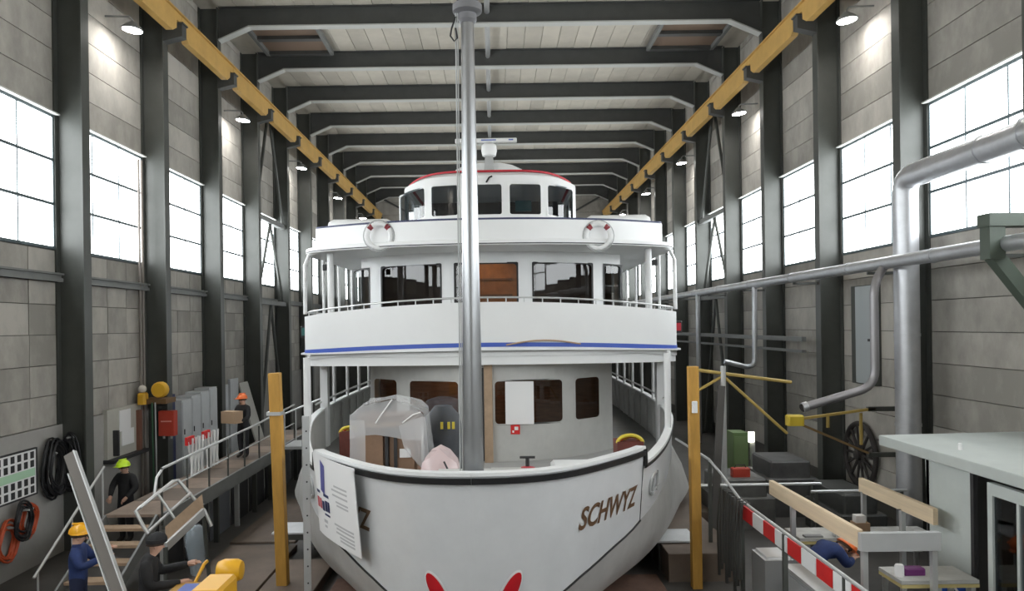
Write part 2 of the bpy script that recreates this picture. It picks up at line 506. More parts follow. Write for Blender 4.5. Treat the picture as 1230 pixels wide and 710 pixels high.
# roof hatches
for s in (-1, 1):
    t = thing('roof_hatch', 'brown roof hatch with steel frame between roof beams above the ' + ('notice board wall' if s < 0 else 'duct wall'), 'hatch', (s*6.9, cy(2)+SP/2, 9.9))
    x0, x1 = sorted((s*5.7, s*8.0)); y0, y1 = cy(2)+.35, cy(3)-.35
    MB().box(x0, x1, y0, y1, 9.98, 10.04).build('hatch_board', mat('hatch_brown',(.20,.14,.10),.7), t)
    for yy in (y0, (y0+y1)/2+.2, y1): MB().box(x0, x1, yy-.12, yy+.12, 9.86, 10.0).build('cross_bar', beam_m, t)
    for xx in (x0, x1): MB().box(xx-.06, xx+.06, y0, y1, 9.84, 10.0).build('side_bar', girt_m, t)

# X bracing
for s in (-1, 1):
    t = thing('wind_bracing', 'crossed steel tube bracing between two columns on the ' + ('notice board wall' if s < 0 else 'duct wall'), 'bracing', (s*8.7, cy(3.5), FL))
    ya, yb2 = cy(3)+.2, cy(4)-.2
    x = s*8.72
    for (za, zb_) in ((4.3, 8.6), (-.1+1.1, 4.1), (-4.5, 0.9)):
        ym = (ya+yb2)/2
        MB().tube([(x,ya,za),(x,ym,zb_)], .06, 8).build('brace', steel_dk, t)
        MB().tube([(x,yb2,za),(x,ym,zb_)], .06, 8).build('brace', steel_dk, t)
    MB().box(x-.1, x+.1, ya-.1, yb2+.1, 4.1, 4.28).build('strut', girt_m, t)
    MB().box(x-.1, x+.1, ya-.1, yb2+.1, .92, 1.08).build('strut', girt_m, t)

# lamps on the columns
def make_lamp():
    t = thing('high_bay_lamp', 'x', 'lamp', (0,0,7.4), local=True)
    tl = Matrix.Rotation(math.radians(6), 4, 'Y')
    a = MB().lathe([(.23,.0),(.24,.03),(.20,.08),(.10,.16),(.06,.2)], 18); a.v = [tuple(tl @ Vector(p)) for p in a.v]; a.build('housing', lampbox_m, t, smooth=30)
    a = MB().lathe([(.215,-.012),(.215,.0)], 18); a.v = [tuple(tl @ Vector(p)) for p in a.v]; a.build('lens', lens_m, t)
    MB().tube([(0,0,.15),(0,0,.26),(-.06,0,.32),(-.64,0,.34)], .025, 6).build('arm', lampbox_m, t)
    return t
proto = make_lamp(); first = True
for s in (-1, 1):
    for k in range(-3, K1, 2):
        c = proto if first else copy_tree(proto); first = False
        c.location = (s*8.45, cy(k)-1.9, 7.10+ZC)
        c.rotation_euler.z = 0 if s < 0 else PI
        tag(c, 'lit round lamp on a wall arm high above the windows of the ' + ('notice board wall' if s < 0 else 'duct wall'), 'lamp', 'lamps on the notice board wall' if s < 0 else 'lamps on the duct wall')

# ------------------------------------------------------------------ the ship (local frame: u across, v aft of the stem, z relative to the lens)
SX, SY, YAW = -0.30, 9.2, 0.02
ship = thing('passenger_ship', 'white three-deck passenger ship standing in the hall, bow forward with tall metal mast', 'ship', (SX, SY, FL))
ship.rotation_euler.z = -YAW
BASE[ship.name] = Vector((0, 0, FL))
def solve_u(px, py, front):
    """lateral position on a curved front v=front(u) seen at a photo pixel"""
    u = 0.0
    for _ in range(30):
        v = front(u); D = SY+v-YAW*u
        p = pix(px, py, D); u = p.x-SX-YAW*v
    return u, pix(px, py, D).z

_bt = pchip([(0,0),(.22,.46),(.39,.76),(.59,1.08),(.77,1.34),(1.14,1.88),(1.52,2.50),(1.95,3.08),(2.49,3.76),(2.97,4.33),(3.29,4.58),(3.74,4.74),(7,4.76)])
def bT(v): return _bt(math.sqrt(max(v,0)))
_bl = pchip([(0,0),(.3,.55),(.775,1.12),(1.14,1.62),(1.48,2.08),(1.73,2.52),(2.12,3.2),(2.65,4.1),(3.08,4.88),(3.46,5.05),(7,5.06)])
def bL(v): return _bl(math.sqrt(max(v,0)))
def zT(v): return interp(v, [(0,-1.85),(2.40,-1.93),(2.4002,-2.17),(8,-2.2),(40,-2.2)])
def zK(v): return interp(v, [(0,-4.0),(.35,-3.58),(.7,-3.42),(1.0,-3.34),(1.5,-3.22),(2.0,-3.13),(2.4,-3.06),(6,-2.90),(40,-2.86)])
NOTCH = 2.40
ts = [i/36*math.sqrt(12) for i in range(37)]
vv = sorted(set([t*t for t in ts] + [NOTCH, NOTCH+.0005] + [14,18,24,30,36,41]))
def raked(v, d): return v + d*math.exp(-v/2.0)
def pt(v, lev, side, off=0.0):
    """point on a hull rail: lev 0 gunwale .. 1 knuckle, off = outwards"""
    b = bT(v); kf = 1-0.07*math.exp(-v/2.5)
    z0, z1 = zT(v), zK(v)
    u = b*(1+(kf-1)*lev); vq = raked(v, .30*lev)
    if off:
        e = 0.02; db = (bT(v+e)-bT(max(v-e,0)))/(e+min(v,e)); n = Vector((1,-db)); n.normalize()
        u += n.x*off; vq += n.y*off
    return (side*u, vq, z0+(z1-z0)*lev)
def pt_z(v, z, side, off=0.0):
    return pt(v, (z-zT(v))/(zK(v)-zT(v)), side, off)[:2]+(z,)
h = MB()
for side in (-1, 1):
    h.mi = 0
    h.grid([[pt(v, l, side) for v in vv] for l in (0, .25, .5, .75, 1)])
    h.mi = 1
    low = [(side*bL(v), raked(v,.62), -3.95) for v in vv]
    mid = [tuple((Vector(pt(v,1,side))*.45+Vector(l)*.55)+Vector((side*.05,0,0))) for v, l in zip(vv, low)]
    bil = [(side*bL(v)*.8, raked(v,.95), -4.35) for v in vv]
    kee = [(side*min(.25,bL(v)*.2), raked(v,1.3), -4.6) for v in vv]
    h.grid([[pt(v,1,side) for v in vv], mid, low, bil, kee])
h.mi = 1
h.grid([[(-min(.25,bL(v)*.2), raked(v,1.3), -4.6) for v in vv], [(min(.25,bL(v)*.2), raked(v,1.3), -4.6) for v in vv]])
hull = h.build('hull', [hull_m, hullgrey], ship, smooth=40)
# inner bulwark
h = MB()
vi = [v for v in vv if v > 0.02]
for side in (-1, 1):
    h.grid([[pt(v,0,side,-.09) for v in vi], [pt_z(v,-3.24,side,-.09) for v in vi]])
h.build('bulwark_lining', inner_m, hull, smooth=40)
cap = MB()
for side in (-1, 1):
    cap.grid([[pt(v,0,side,.03)[:2]+(zT(v)+.0,) for v in vv], [pt(v,0,side,.03)[:2]+(zT(v)+.045,) for v in vv], [pt(v,0,side,-.12)[:2]+(zT(v)+.045,) for v in vv], [pt(v,0,side,-.12)[:2]+(zT(v),) for v in vv]])
cap.build('cap_rail', white_m, hull, smooth=30)
st = MB()
for side in (-1, 1):
    bow = [v for v in vv if v <= NOTCH]
    st.grid([[pt_z(v,zT(v)-d,side,o_) for v in bow] for d,o_ in ((.025,.0),(.025,.045),(.10,.045),(.10,0))])
    aft = [v for v in vv if v > NOTCH and v < 13]
    st.grid([[pt_z(v,zT(v)-d,side,o_) for v in aft] for d,o_ in ((.0,.0),(.0,.04),(.055,.04),(.055,0))])
    st.tube([pt(NOTCH,0,side,.02), pt(NOTCH+.02,0,side,.02)[:2]+(-2.2,)], .035, 6)
st.build('rubbing_strake', black_m, hull)
kl = MB()
for side in (-1, 1):
    ln = [v for v in vv if v <= NOTCH]
    kl.tube([pt(v,1,side,.012) for v in ln], .016, 6)
    kl.tube([pt(NOTCH,1,side,.006), pt(NOTCH,.5,side,.006), pt(NOTCH,.15,side,.006)], .006, 5)
kl.build('waterline_stripe', black_m, hull)
# deck
dv = [v for v in vv if v > .05]
MB().grid([[pt_z(v,-3.24,-1,-.06) for v in dv], [pt_z(v,-3.24,1,-.06) for v in dv]]).build('main_deck', deck_m, ship)
# lettering
def hull_text(body, size, v0, z0, side, shear, matl, name, parent, spacing=1.0, d=1):
    cu = bpy.data.curves.new(name, 'FONT'); cu.body = body; cu.size = size; cu.shear = shear; cu.space_character = spacing
    cu.resolution_u = 4; cu.offset = 0.010
    ob = bpy.data.objects.new(name, cu); me0 = ob.to_mesh()
    # arc-length table from v0 towards aft
    arc = [(0.0, v0)]; v = v0; s_ = 0
    while s_ < 3 and v < 6:
        n = v+.01; s_ += math.hypot(.01, bT(n)-bT(v)); v = n; arc.append((s_, v))
    xs = [p.co.x for p in me0.vertices]; W_ = max(xs)
    mb = MB(); vs_ = []
    for p in me0.vertices:
        x = p.co.x if side > 0 else W_-p.co.x
        vs_.append(pt_z(interp(x, arc), z0+p.co.y, side, .008))
    mb.add(vs_, [tuple(f.vertices) for f in me0.polygons])
    ob.to_mesh_clear(); bpy.data.objects.remove(ob)
    return mb.build(name, matl, parent)
hull_text('SCHWYZ', .42, .66, -2.74, 1, .30, gold_m, 'ship_name', hull, .98)
hull_text('SCHWYZ', .42, .66, -2.74, -1, .28, gold_m, 'ship_name', hull, .98)
# anchors in their pockets
for side in (-1, 1):
    rows_r, rows_w = [], []
    for col_, k_, off, nm, zz in ((white_m, 1.25, .012, 'anchor_pocket', 0), (anchor_m, 1.0, .035, 'anchor', 0)):
        m = MB(); vs_ = []; n = 28
        for i in range(n):
            a = 2*PI*i/n
            lx = (.085*k_)*math.sin(a); lz = (.25+.1*(k_-1))*math.cos(a)
            # tilt outwards at the top
            s_ = .47 + lx + lz*.50; z_ = -3.36 + lz - lx*.45
            vq = 0.001
            # find v for that breadth
            lo, hi = 0.0, 1.5
            for _ in range(30):
                mid_ = (lo+hi)/2
                if bT(mid_) < s_: lo = mid_
                else: hi = mid_
            vs_.append(pt_z(lo, z_, side, off))
        c_ = Vector((0,0,0))
        for q in vs_: c_ += Vector(q)
        c_ /= n; c_ += Vector((side*.02,-.03,0))
        m.add(vs_+[tuple(c_)], [(i,(i+1)%n,n) for i in range(n)])
        m.build(nm, col_, hull, smooth=60)
# fairleads
for side in (-1, 1):
    m = MB(); ring = []
    for i in range(20):
        a = 2*PI*i/20
        ring.append(pt_z(3.15+.30*math.copysign(abs(math.cos(a))**.6, math.cos(a)), -2.62+.16*math.copysign(abs(math.sin(a))**.6, math.sin(a)), side, .02))
    m.tube(ring, .022, 6, closed=True); m.build('fairlead', alu, hull, smooth=40)
    MB().tube([pt_z(2.95,-2.78,side,.04),pt_z(2.95,-2.5,side,.04)],.02,6).tube([pt_z(3.3,-2.78,side,.04),pt_z(3.3,-2.44,side,.04)],.02,6).tube([pt_z(2.85,-2.72,side,.04),pt_z(3.5,-2.72,side,.04)],.014,6).build('fairlead_roller', grey_m, hull, smooth=40)

# ---- deck houses
def rrect(a0, a1, z0, z1, r, n=4):
    pts = []
    for cx, cz, st_ in ((a1-r,z1-r,0),(a0+r,z1-r,PI/2),(a0+r,z0+r,PI),(a1-r,z0+r,1.5*PI)):
        for i in range(n+1):
            a = st_+PI/2*i/n; pts.append((cx+r*math.cos(a), cz+r*math.sin(a)))
    return pts
def strip_wall(mapf, s0, s1, z0, z1, wins, name, parent, wallm, glass, frame_mat, nseg=28, wz=None, r=.10, door=None):
    br = {round(s0+(s1-s0)*i/nseg,4) for i in range(nseg+1)}
    for wn in wins: br |= {round(wn[0],4), round(wn[1],4)}
    br = sorted(b for b in br if s0-1e-6 <= b <= s1+1e-6)
    m = MB()
    for a, b in zip(br, br[1:]):
        mid_ = (a+b)/2; zs = [(z0,z1)]
        for wn in wins:
            if wn[0] < mid_ < wn[1]: zs = [(z0,wn[2]),(wn[3],z1)]
        for za, zb_ in zs:
            for d in (0, .07):
                m.add([(*mapf(a,d),za),(*mapf(b,d),za),(*mapf(b,d),zb_),(*mapf(a,d),zb_)], [(0,1,2,3)])
    wall = m.build(name, wallm, parent)
    for wn in wins:
        a0, a1, w0, w1 = wn[:4]
        inner = rrect(a0+.03, a1-.03, w0+.03, w1-.03, r); n = len(inner)
        ca, cz = (a0+a1)/2, (w0+w1)/2
        outer = []
        for (x, z) in inner:
            dx, dz = x-ca, z-cz
            k_ = min(((a1-a0)/2+.015)/max(abs(dx),1e-6), ((w1-w0)/2+.015)/max(abs(dz),1e-6))
            outer.append((ca+dx*k_, cz+dz*k_))
        f = MB()
        vs_ = [(*mapf(x,-.012),z) for x,z in outer]+[(*mapf(x,-.012),z) for x,z in inner]+[(*mapf(x,.06),z) for x,z in inner]
        fs = []
        for i in range(n):
            j = (i+1)%n
            fs += [(i,j,n+j,n+i),(n+i,n+j,2*n+j,2*n+i)]
        f.add(vs_, fs); fo = f.build('window_frame', frame_mat, wall)
        g = MB(); ss = [a0+(a1-a0)*i/5 for i in range(6)]
        g.grid([[(*mapf(x,.05),w0) for x in ss],[(*mapf(x,.05),w1) for x in ss]])
        g.build('window_pane', glass, wall)
    return wall

# main deck house
MH, MV = 3.15, 8.6
def main_front(u): return MV+1.75*(abs(u)/MH)**2.4
def wins_from(pxs, ytop, ybot, front, yref=None):
    out = []
    for a, b in pxs:
        u0, _ = solve_u(a, (ytop+ybot)/2, front); u1, _ = solve_u(b, (ytop+ybot)/2, front)
        um = (u0+u1)/2
        out.append((u0, u1))
    return out
ws = [(a,b,-2.38,-1.30) for a,b in wins_from([(449,478),(491,552),(593,677),(690,721)], 455, 508, main_front)]
house = strip_wall(lambda s,d: (s, main_front(s)+d), -MH, MH, -3.24, -.62, ws, 'main_house', ship, inner_m, shipglass, inner_m, r=.09)
for sd in (-1, 1):
    sw = [(11.4+i*1.9, 12.8+i*1.9, -2.38, -1.30) for i in range(11)]
    strip_wall(lambda s,d,sd=sd: (sd*(MH-d), s), main_front(MH), 36, -3.24, -.62, sw, 'main_house_side', ship, inner_m, shipglass, inner_m, nseg=6)
MB().box(-3.05,3.05,11.25,11.35,-3.24,-.74).build('saloon_partition', wood_dk, ship)
u0,_ = solve_u(607,480,main_front); u1,_ = solve_u(641,480,main_front)
MB().box(u0,u1,main_front(u0)+.03,main_front(u0)+.04,-2.36,-1.34).build('paper_blind', paper_m, house)
u0,_ = solve_u(582,500,main_front); u1,_ = solve_u(592,500,main_front)
dr = MB().box(u0,u1,main_front(u0)-.12,main_front(u0)+.02,-3.24,-.75).build('door_post', plank_m, house)
MB().box(u0-.16,u0-.01,main_front(u0)-.12,main_front(u0)-.02,-3.2,-1.0).build('hinge_plate', dk_m, house)
u,z = solve_u(619,516,main_front)
MB().box(u-.11,u+.11,main_front(u)-.02,main_front(u)+.0,z-.11,z+.11).build('fire_sign', signred, house)
MB().box(u-.02,u+.07,main_front(u)-.025,main_front(u)-.02,z-.01,z+.07).box(u-.07,u-.03,main_front(u)-.025,main_front(u)-.02,z-.07,z-.02).build('sign_pictogram', paper_m, house)
MB().box(-3.05,3.05,10.4,36,-.74,-.73).build('saloon_ceiling', inner_m, house)
MB().box(-1.1,-.3,10.5,10.8,-.78,-.742).build('saloon_lamp', lamp_warm, house)

# upper deck slab, bulwark, stripe
UH, UV = 4.76, 8.3
def out_curve(half, v0, bulge, rad=.7, vend=36, n=28):
    """outline from left aft to right aft"""
    pts = []
    e = half-rad
    f = lambda u: v0+bulge*(abs(u)/half)**2.2
    right = [(e*i/n, f(e*i/n)) for i in range(n+1)]
    v1 = f(e); sl = bulge*2.2*(e/half)**1.2/half; a0 = math.atan(sl)
    for i in range(1, 9):
        a = a0+(PI/2-a0)*i/8
        # arc turning from direction a0 to straight aft
        t = i/8
        p0 = Vector((e, v1)); p2 = Vector((half, v1+rad*1.3)); p1 = Vector((half, v1+sl*rad))
        q = p0*(1-t)**2+p1*2*t*(1-t)+p2*t*t
        right.append((q.x, q.y))
    right.append((half, vend))
    left = [(-u, v) for u, v in reversed(right)]
    return left[:-1]+right
def band(mb, oc, z0, z1, off0=0, off1=0, camber=0.0, half=4.76):
    rows = []
    for z, off in ((z0,off0),(z1,off1)):
        row = []
        for i, (u, v) in enumerate(oc):
            a = Vector(oc[max(i-1,0)]); b = Vector(oc[min(i+1,len(oc)-1)]); d = (b-a).normalized(); n = Vector((d.y,-d.x))
            row.append((u+n.x*off, v+n.y*off, z-camber*(abs(u)/half)**2))
        rows.append(row)
    mb.grid(rows); return rows
oc = out_curve(UH, UV, 1.25)
CB = .27
m = MB(); band(m, oc, -.55, .55, 0, 0, CB); band(m, oc, -.55, .55, -.06, -.06, CB*1.0); band(m, oc, .55, .55, 0, -.06, CB)
ub = m.build('upper_bulwark', white_m, ship, smooth=30)
m = MB(); band(m, oc, -.50, -.40, .012, .012, CB*.6); band(m, oc, -.40, -.40, .012, 0, CB*.6); m.build('blue_stripe', blue_m, ub, smooth=30)
m = MB(); band(m, oc, -.58, -.58, -.1, .10, .1); band(m, oc, -.58, -.54, .10, .10, .1); band(m, oc, -.54, -.54, .10, -.02, .1); m.build('deck_edge_moulding', white_m, ub, smooth=30)
m = MB(); band(m, oc, -.575, -.60, .02, .02, .1); m.build('moulding_grey_strip', grey_m, ub)  # thin grey strip running just below the deck edge moulding
m = MB(); band(m, oc, -.92, -.57, -.03, -.03, .04); band(m, oc, -.92, -.57, -.10, -.10, .04); band(m, oc, -.92, -.92, -.03, -.10, .04); m.build('valance', white_m, ub, smooth=30)
m = MB()
half_n = len(oc)//2
m.grid([[(u,v,-.62) for u,v in oc[:half_n+1]], [(-u,v,-.62) for u,v in oc[:half_n+1]]])
m.grid([[(u,v,-.72) for u,v in oc[:half_n+1]], [(-u,v,-.72) for u,v in oc[:half_n+1]]]); m.build('upper_deck', inner_m, ship)
m = MB()
rail_pts = [(u*.985, v+.06, .66-CB*(abs(u)/UH)**2) for u,v in oc]
m.tube(rail_pts, .022, 6); hr = m.build('upper_handrail', alu, ship, smooth=60)
for i in range(1, len(oc)-1, 3):
    u, v = oc[i]
    MB().tube([(u*.985,v+.06,.5-CB*(abs(u)/UH)**2),(u*.985,v+.06,.66-CB*(abs(u)/UH)**2)], .014, 6).build('rail_post', alu, hr)
for sd in (-1, 1):
    for i in range(12):
        MB().tube([(sd*UH*.985,11+i*1.5,.3),(sd*UH*.985,11+i*1.5,.49)], .014, 6).build('rail_post', alu, hr)
# name rope hanging on the bulwark
pts = []
for i in range(13):
    t = i/12; u = .42+t*1.75; pts.append((u, main_front(0)-1.08+.05*(u/2)**2, -.46+.10*math.sin(PI*t)))
MB().tube([(p[0], UV+1.25*(p[0]/UH)**2.2-.05, p[2]) for p in pts], .018, 6).build('bulwark_rope', card_m, ub)

# upper deck house
UHH, UHV = 3.55, 9.9
def upper_front(u): return UHV+1.45*(abs(u)/UHH)**2.6
ws = [(a,b,.42,1.60) for a,b in wins_from([(424,444),(458,530),(546,622),(640,712),(725,747)], 317, 362, upper_front)]
uhouse = strip_wall(lambda s,d: (s, upper_front(s)+d), -UHH, UHH, -.62, 2.0, ws, 'upper_house', ship, white_m, shipglass, black_m, r=.09)
for sd in (-1, 1):
    sw = [(12.1+i*1.9, 13.6+i*1.9, .42, 1.60) for i in range(11)]
    strip_wall(lambda s,d,sd=sd: (sd*(UHH-d), s), upper_front(UHH), 36, -.62, 2.0, sw, 'upper_house_side', ship, white_m, shipglass, white_m, nseg=6)
MB().box(-3.4,3.4,12.0,12.1,-.62,1.86).build('saloon_partition', mat('partition_brown',(.07,.05,.04),.6), ship)
cb = MB().box(-.75,.72,11.5,11.9,-.6,1.7).build('saloon_cabinet', wood_or, ship)
MB().box(-.6,.6,11.45,11.5,.3,.36).box(-.6,.6,11.45,11.5,.8,.86).box(-.6,.6,11.45,11.5,1.25,1.3).build('cabinet_shelf', wood_dk, cb)
MB().box(-.3,.3,10.7,10.85,1.80,1.86).build('saloon_lamp', lamp_warm, ship)
# sun deck
so = out_curve(4.70, 8.25, 1.3, rad=.9)
sf = out_curve(4.34, 8.32, 1.2, rad=.12)
m = MB()
hn = len(so)//2
for zz in (1.88, 1.97): m.grid([[(u,v,zz) for u,v in so[:hn+1]], [(-u,v,zz) for u,v in so[:hn+1]]])
band(m, so, 1.88, 1.97, 0, 0)
sd_ = m.build('sun_deck', white_m, ship, smooth=30)
m = MB(); band(m, so, 1.885, 1.965, .03, .03); band(m, so, 1.965, 1.965, .03, -.03); m.tube([(u,v,1.985) for u,v in so], .03, 6); m.build('gutter', white_m, sd_, smooth=40)
m = MB(); band(m, so, 1.90, 1.925, .035, .035); m.build('gutter_groove', dk_m, sd_)
m = MB(); band(m, sf, 1.97, 2.48); band(m, sf, 1.97, 2.48, -.06, -.06); band(m, sf, 2.48, 2.48, 0, -.06); fa = m.build('fascia', white_m, sd_, smooth=25)
m = MB(); band(m, sf, 2.48, 2.525, -.01, -.01); band(m, sf, 2.525, 2.525, -.01, -.3); m.build('fascia_trim', navy_m, fa)
m = MB(); hn2 = len(sf)//2; m.grid([[(u,v,2.5) for u,v in sf[:hn2+1]], [(-u,v,2.5) for u,v in sf[:hn2+1]]]); m.build('sun_deck_top', inner_m, sd_)
# pillars between decks
for sd in (-1, 1):
    e = so[-2] ; 
    q = [(sd*4.66, 9.9, 1.9), (sd*4.70, 9.85, 1.5), (sd*4.72, 9.85, .3)]
    MB().tube([(sd*4.25,9.6,1.93),(sd*4.55,9.72,1.86),(sd*4.68,9.8,1.6),(sd*4.70,9.82,.35)], .05, 8).build('deck_pillar', white_m, ship, smooth=60)
    MB().tube([(sd*4.02,9.75,1.9),(sd*4.02,9.75,-.6)], .085, 10).build('deck_pillar', white_m, ship, smooth=60)
    MB().cbox(sd*4.3-.07, sd*4.3+.07, 10.3, 10.42, 1.5, 1.66, .02).build('deck_loudspeaker', dk_m, ship)
    for i in range(10):
        v = 11.6+i*1.9
        MB().tube([(sd*4.66,v,1.9),(sd*4.66,v,.2)], .04, 8).build('deck_pillar', white_m, ship, smooth=60)
    # main deck pillars
    MB().tube([pt(6.3,0,sd,-.05), pt(6.3,0,sd,-.05)[:2]+(-.62,)], .065, 10).build('deck_pillar', white_m, ship, smooth=60)
    MB().tube([pt(7.9,0,sd,-.05), pt(7.9,0,sd,-.05)[:2]+(-.62,)], .04, 8).build('deck_pillar', white_m, ship, smooth=60)
    MB().box(sd*4.52-.10,sd*4.52+.10,10.9,11.15,-3.2,-.62).build('deck_pillar', white_m, ship)
    for i in range(12):
        v = 12.6+i*1.8
        MB().tube([(sd*4.64,v,-2.2),(sd*4.64,v,-.62)], .045, 8).build('deck_pillar', white_m, ship, smooth=60)
    MB().tube([(sd*4.58,10.3,-2.0),(sd*4.66,14,-1.98),(sd*4.66,36,-1.98)], .03, 6).build('side_handrail', alu, ship)
    for i in range(13):
        v = 11.2+i*1.1
        MB().tube([(sd*4.58,v,-2.25),(sd*4.58,v,-3.2)], .03, 6).build('bulwark_rib', inner_m, ship)
# pilot house
PHH, PHV = 2.42, 10.7
def pilot_front(u): return PHV+1.3*(abs(u)/PHH)**4
ws = [(a,b,2.92,3.78) for a,b in wins_from([(480,511),(517,551),(569,604),(611,651),(657,689)], 222, 260, pilot_front)]
ph = strip_wall(lambda s,d: (s, pilot_front(s)+d), -PHH, PHH, 2.45, 3.86, ws, 'pilot_house', ship, white_m, cabglass, white_m, nseg=36, r=.06)
for sd in (-1, 1):
    strip_wall(lambda s,d,sd=sd: (sd*(PHH-d), s), pilot_front(PHH), 15.5, 2.45, 3.86, [(12.3,13.6,2.92,3.78),(13.8,15.2,2.92,3.78)], 'pilot_house_side', ship, white_m, cabglass, white_m, nseg=4, r=.06)
MB().box(-2.3,2.3,15.4,15.5,2.45,4.08).build('pilot_house_back', dk_m, ship)
MB().box(-2.2,2.2,12.4,12.9,2.5,3.05).build('helm_console', grey_m, ship)
MB().box(.72,1.18,12.2,12.25,3.25,3.55).build('chart_screen', mat('screen_teal',(.02,.10,.11),.3), ship)
us = [PHH*math.sin(PI/2*i/24) for i in range(25)]
pr = [(-u, pilot_front(u)) for u in reversed(us)]+[(u, pilot_front(u)) for u in us[1:]]
rows = []
for sc, z, dv, cw in ((1.0,3.83,-.012,0),(.995,3.99,-.02,.08),(.955,4.09,.04,.13)):
    rows.append([(u*sc, v+dv+(1-sc)*2, z-cw*(abs(u)/PHH)**5) for u,v in pr]+[(PHH*sc,15.5,z-cw)])
rows2 = [[(-PHH*sc,15.5,r[0][2])]+r for sc,r in zip((1,.995,.95), rows)]
m = MB(); m.grid(rows2); ro = m.build('pilot_roof_edge', white_m, ship, smooth=50)
m = MB(); m.grid([[ (p[0]*1.0,p[1]-.015,p[2]+.01) for p in rows2[2]], [(p[0]*1.0,p[1]-.015,p[2]+.065) for p in rows2[2]], [(p[0]*.97,p[1]+.1,p[2]+.09) for p in rows2[2]]]); m.build('red_roof_line', red_m, ro)
m = MB(); top = [(p[0]*.98,p[1]+.08,p[2]+.08) for p in rows2[2]]; n2 = len(top)//2
m.grid([top[:n2+1], [(-p[0],p[1],p[2]) for p in top[:n2+1]]]); m.build('roof_panel', white_m, ro)
m = MB()
m.prism([(-.97,4.12),(-.97,4.42),(-.72,4.54),(-.3,4.61),(.3,4.61),(.64,4.54),(.94,4.40),(.96,4.12)], 12.0, 13.6, 'Y'); m.build('roof_hatch_cover', white_m, ship, bevel=.03)
m = MB(); m.prism([(-.16,4.12),(.16,4.12),(.11,4.72),(-.11,4.72)], 11.7, 12.0, 'Y'); rd = m.build('radar_pedestal', grey_m, ship)
m = MB(); m.lathe([(.05,4.70),(.19,4.76),(.22,4.9),(.21,5.05),(.12,5.13),(.02,5.15)], 16, (0,11.85,0)); m.build('radar_housing', white_m, rd, smooth=40)
m = MB(); m.cbox(-.95,.78,11.78,11.92,5.14,5.25,.02); m.build('radar_scanner', white_m, rd)
for a_, b_ in ((-.22,.20),(.55,.68)): MB().box(a_,b_,11.775,11.78,5.18,5.21).build('scanner_print', blue_m, rd)
MB().tube([(-.06,pilot_front(0)-.03,3.80),(.02,pilot_front(0)-.08,3.92),(.1,pilot_front(0)-.08,3.95)],.025,6).build('wiper_motor', black_m, ph)
# deck lockers and lifebuoys on the sun deck front
for sd in (-1, 1):
    m = MB(); m.lathe([(.02,-.85),(.13,-.82),(.20,-.7),(.20,.7),(.13,.82),(.02,.85)], 14, (sd*3.35,10.3,2.62), 'X'); m.build('life_raft_canister', white_m, ship, smooth=50)
def fascia_v(u): return 8.32+1.2*(abs(u)/4.34)**2.2
for px_ in (456, 718):
    u, z = solve_u(px_, 281, fascia_v)
    v = fascia_v(u)-.09; R, r = .29, .065
    ring = MB(); n = 32
    for i in range(n):
        a0, a1 = 2*PI*i/n, 2*PI*(i+1)/n
        ring.mi = 1 if i in (3,4,11,12) else 0
        ring.tube([(u+R*math.cos(a0),v,z-.06+R*math.sin(a0)),(u+R*math.cos(a1),v,z-.06+R*math.sin(a1))], r, 8, caps=False)
    lb = ring.build('lifebuoy', [white_m, mat('buoy_red',(.25,.03,.04),.5)], ship, smooth=60)
    MB().tube([(u+(R+.08)*math.cos(2*PI*i/24),v-.02,z-.06+(R+.08)*math.sin(2*PI*i/24)) for i in range(24)], .012, 5, closed=True).build('grab_line', grey_m, lb)
# mast
mz0, mz1 = -3.24, 4.08
m = MB(); m.tube([(0,.55,mz0),(0,.55,mz1)], [.148,.082], 20); mast = m.build('bow_mast', mast_m, ship, smooth=60)
m = MB(); m.lathe([(.16,-1.98),(.165,-1.97),(.165,-1.90),(.15,-1.89)], 20, (0,.55,0)); m.build('mast_collar', alu, mast, smooth=30)
m = MB(); m.lathe([(.09,3.93),(.12,3.97),(.12,4.05),(.19,4.08),(.19,4.17),(.14,4.20)], 18, (0,.55,0)); m.build('mast_head', mat('mast_head_grey',(.17,.17,.18),.5), mast, smooth=30)
m = MB(); m.lathe([(.13,4.20),(.14,4.22),(.14,4.28),(.10,4.30)], 16, (0,.55,0)); m.build('lamp_base', black_m, mast, smooth=30)
m = MB(); m.lathe([(.11,4.30),(.12,4.32),(.12,4.46),(.08,4.5)], 16, (0,.55,0)); m.build('mast_lamp', paper_m, mast, smooth=30)
MB().tube([(-.15,.5,4.05),(-.155,.5,0),(-.17,.5,-1.95)], .010, 5).tube([(-.125,.5,4.05),(-.13,.5,0),(-.14,.5,-1.95)], .008, 5).build('halyard', grey_m, mast)
MB().tube([(-.15,.5,4.0),(-.2,.48,3.85),(-.22,.48,3.75),(-.17,.48,3.68),(-.13,.48,3.72),(-.15,.48,3.85)], .012, 5).build('halyard_hook', black_m, mast)
# side lights
for sd, mm in ((1, red_m), (-1, mat('side_light_green',(.01,.10,.09),.4))):
    sl_ = MB().cbox(sd*4.92-.13,sd*4.92+.13,10.6,10.9,-.26,.06,.03).build('side_light', black_m, ship)
    MB().box(sd*4.92-.09,sd*4.92+.09,10.58,10.6,-.2,.0).build('side_light_lens', mm, sl_)
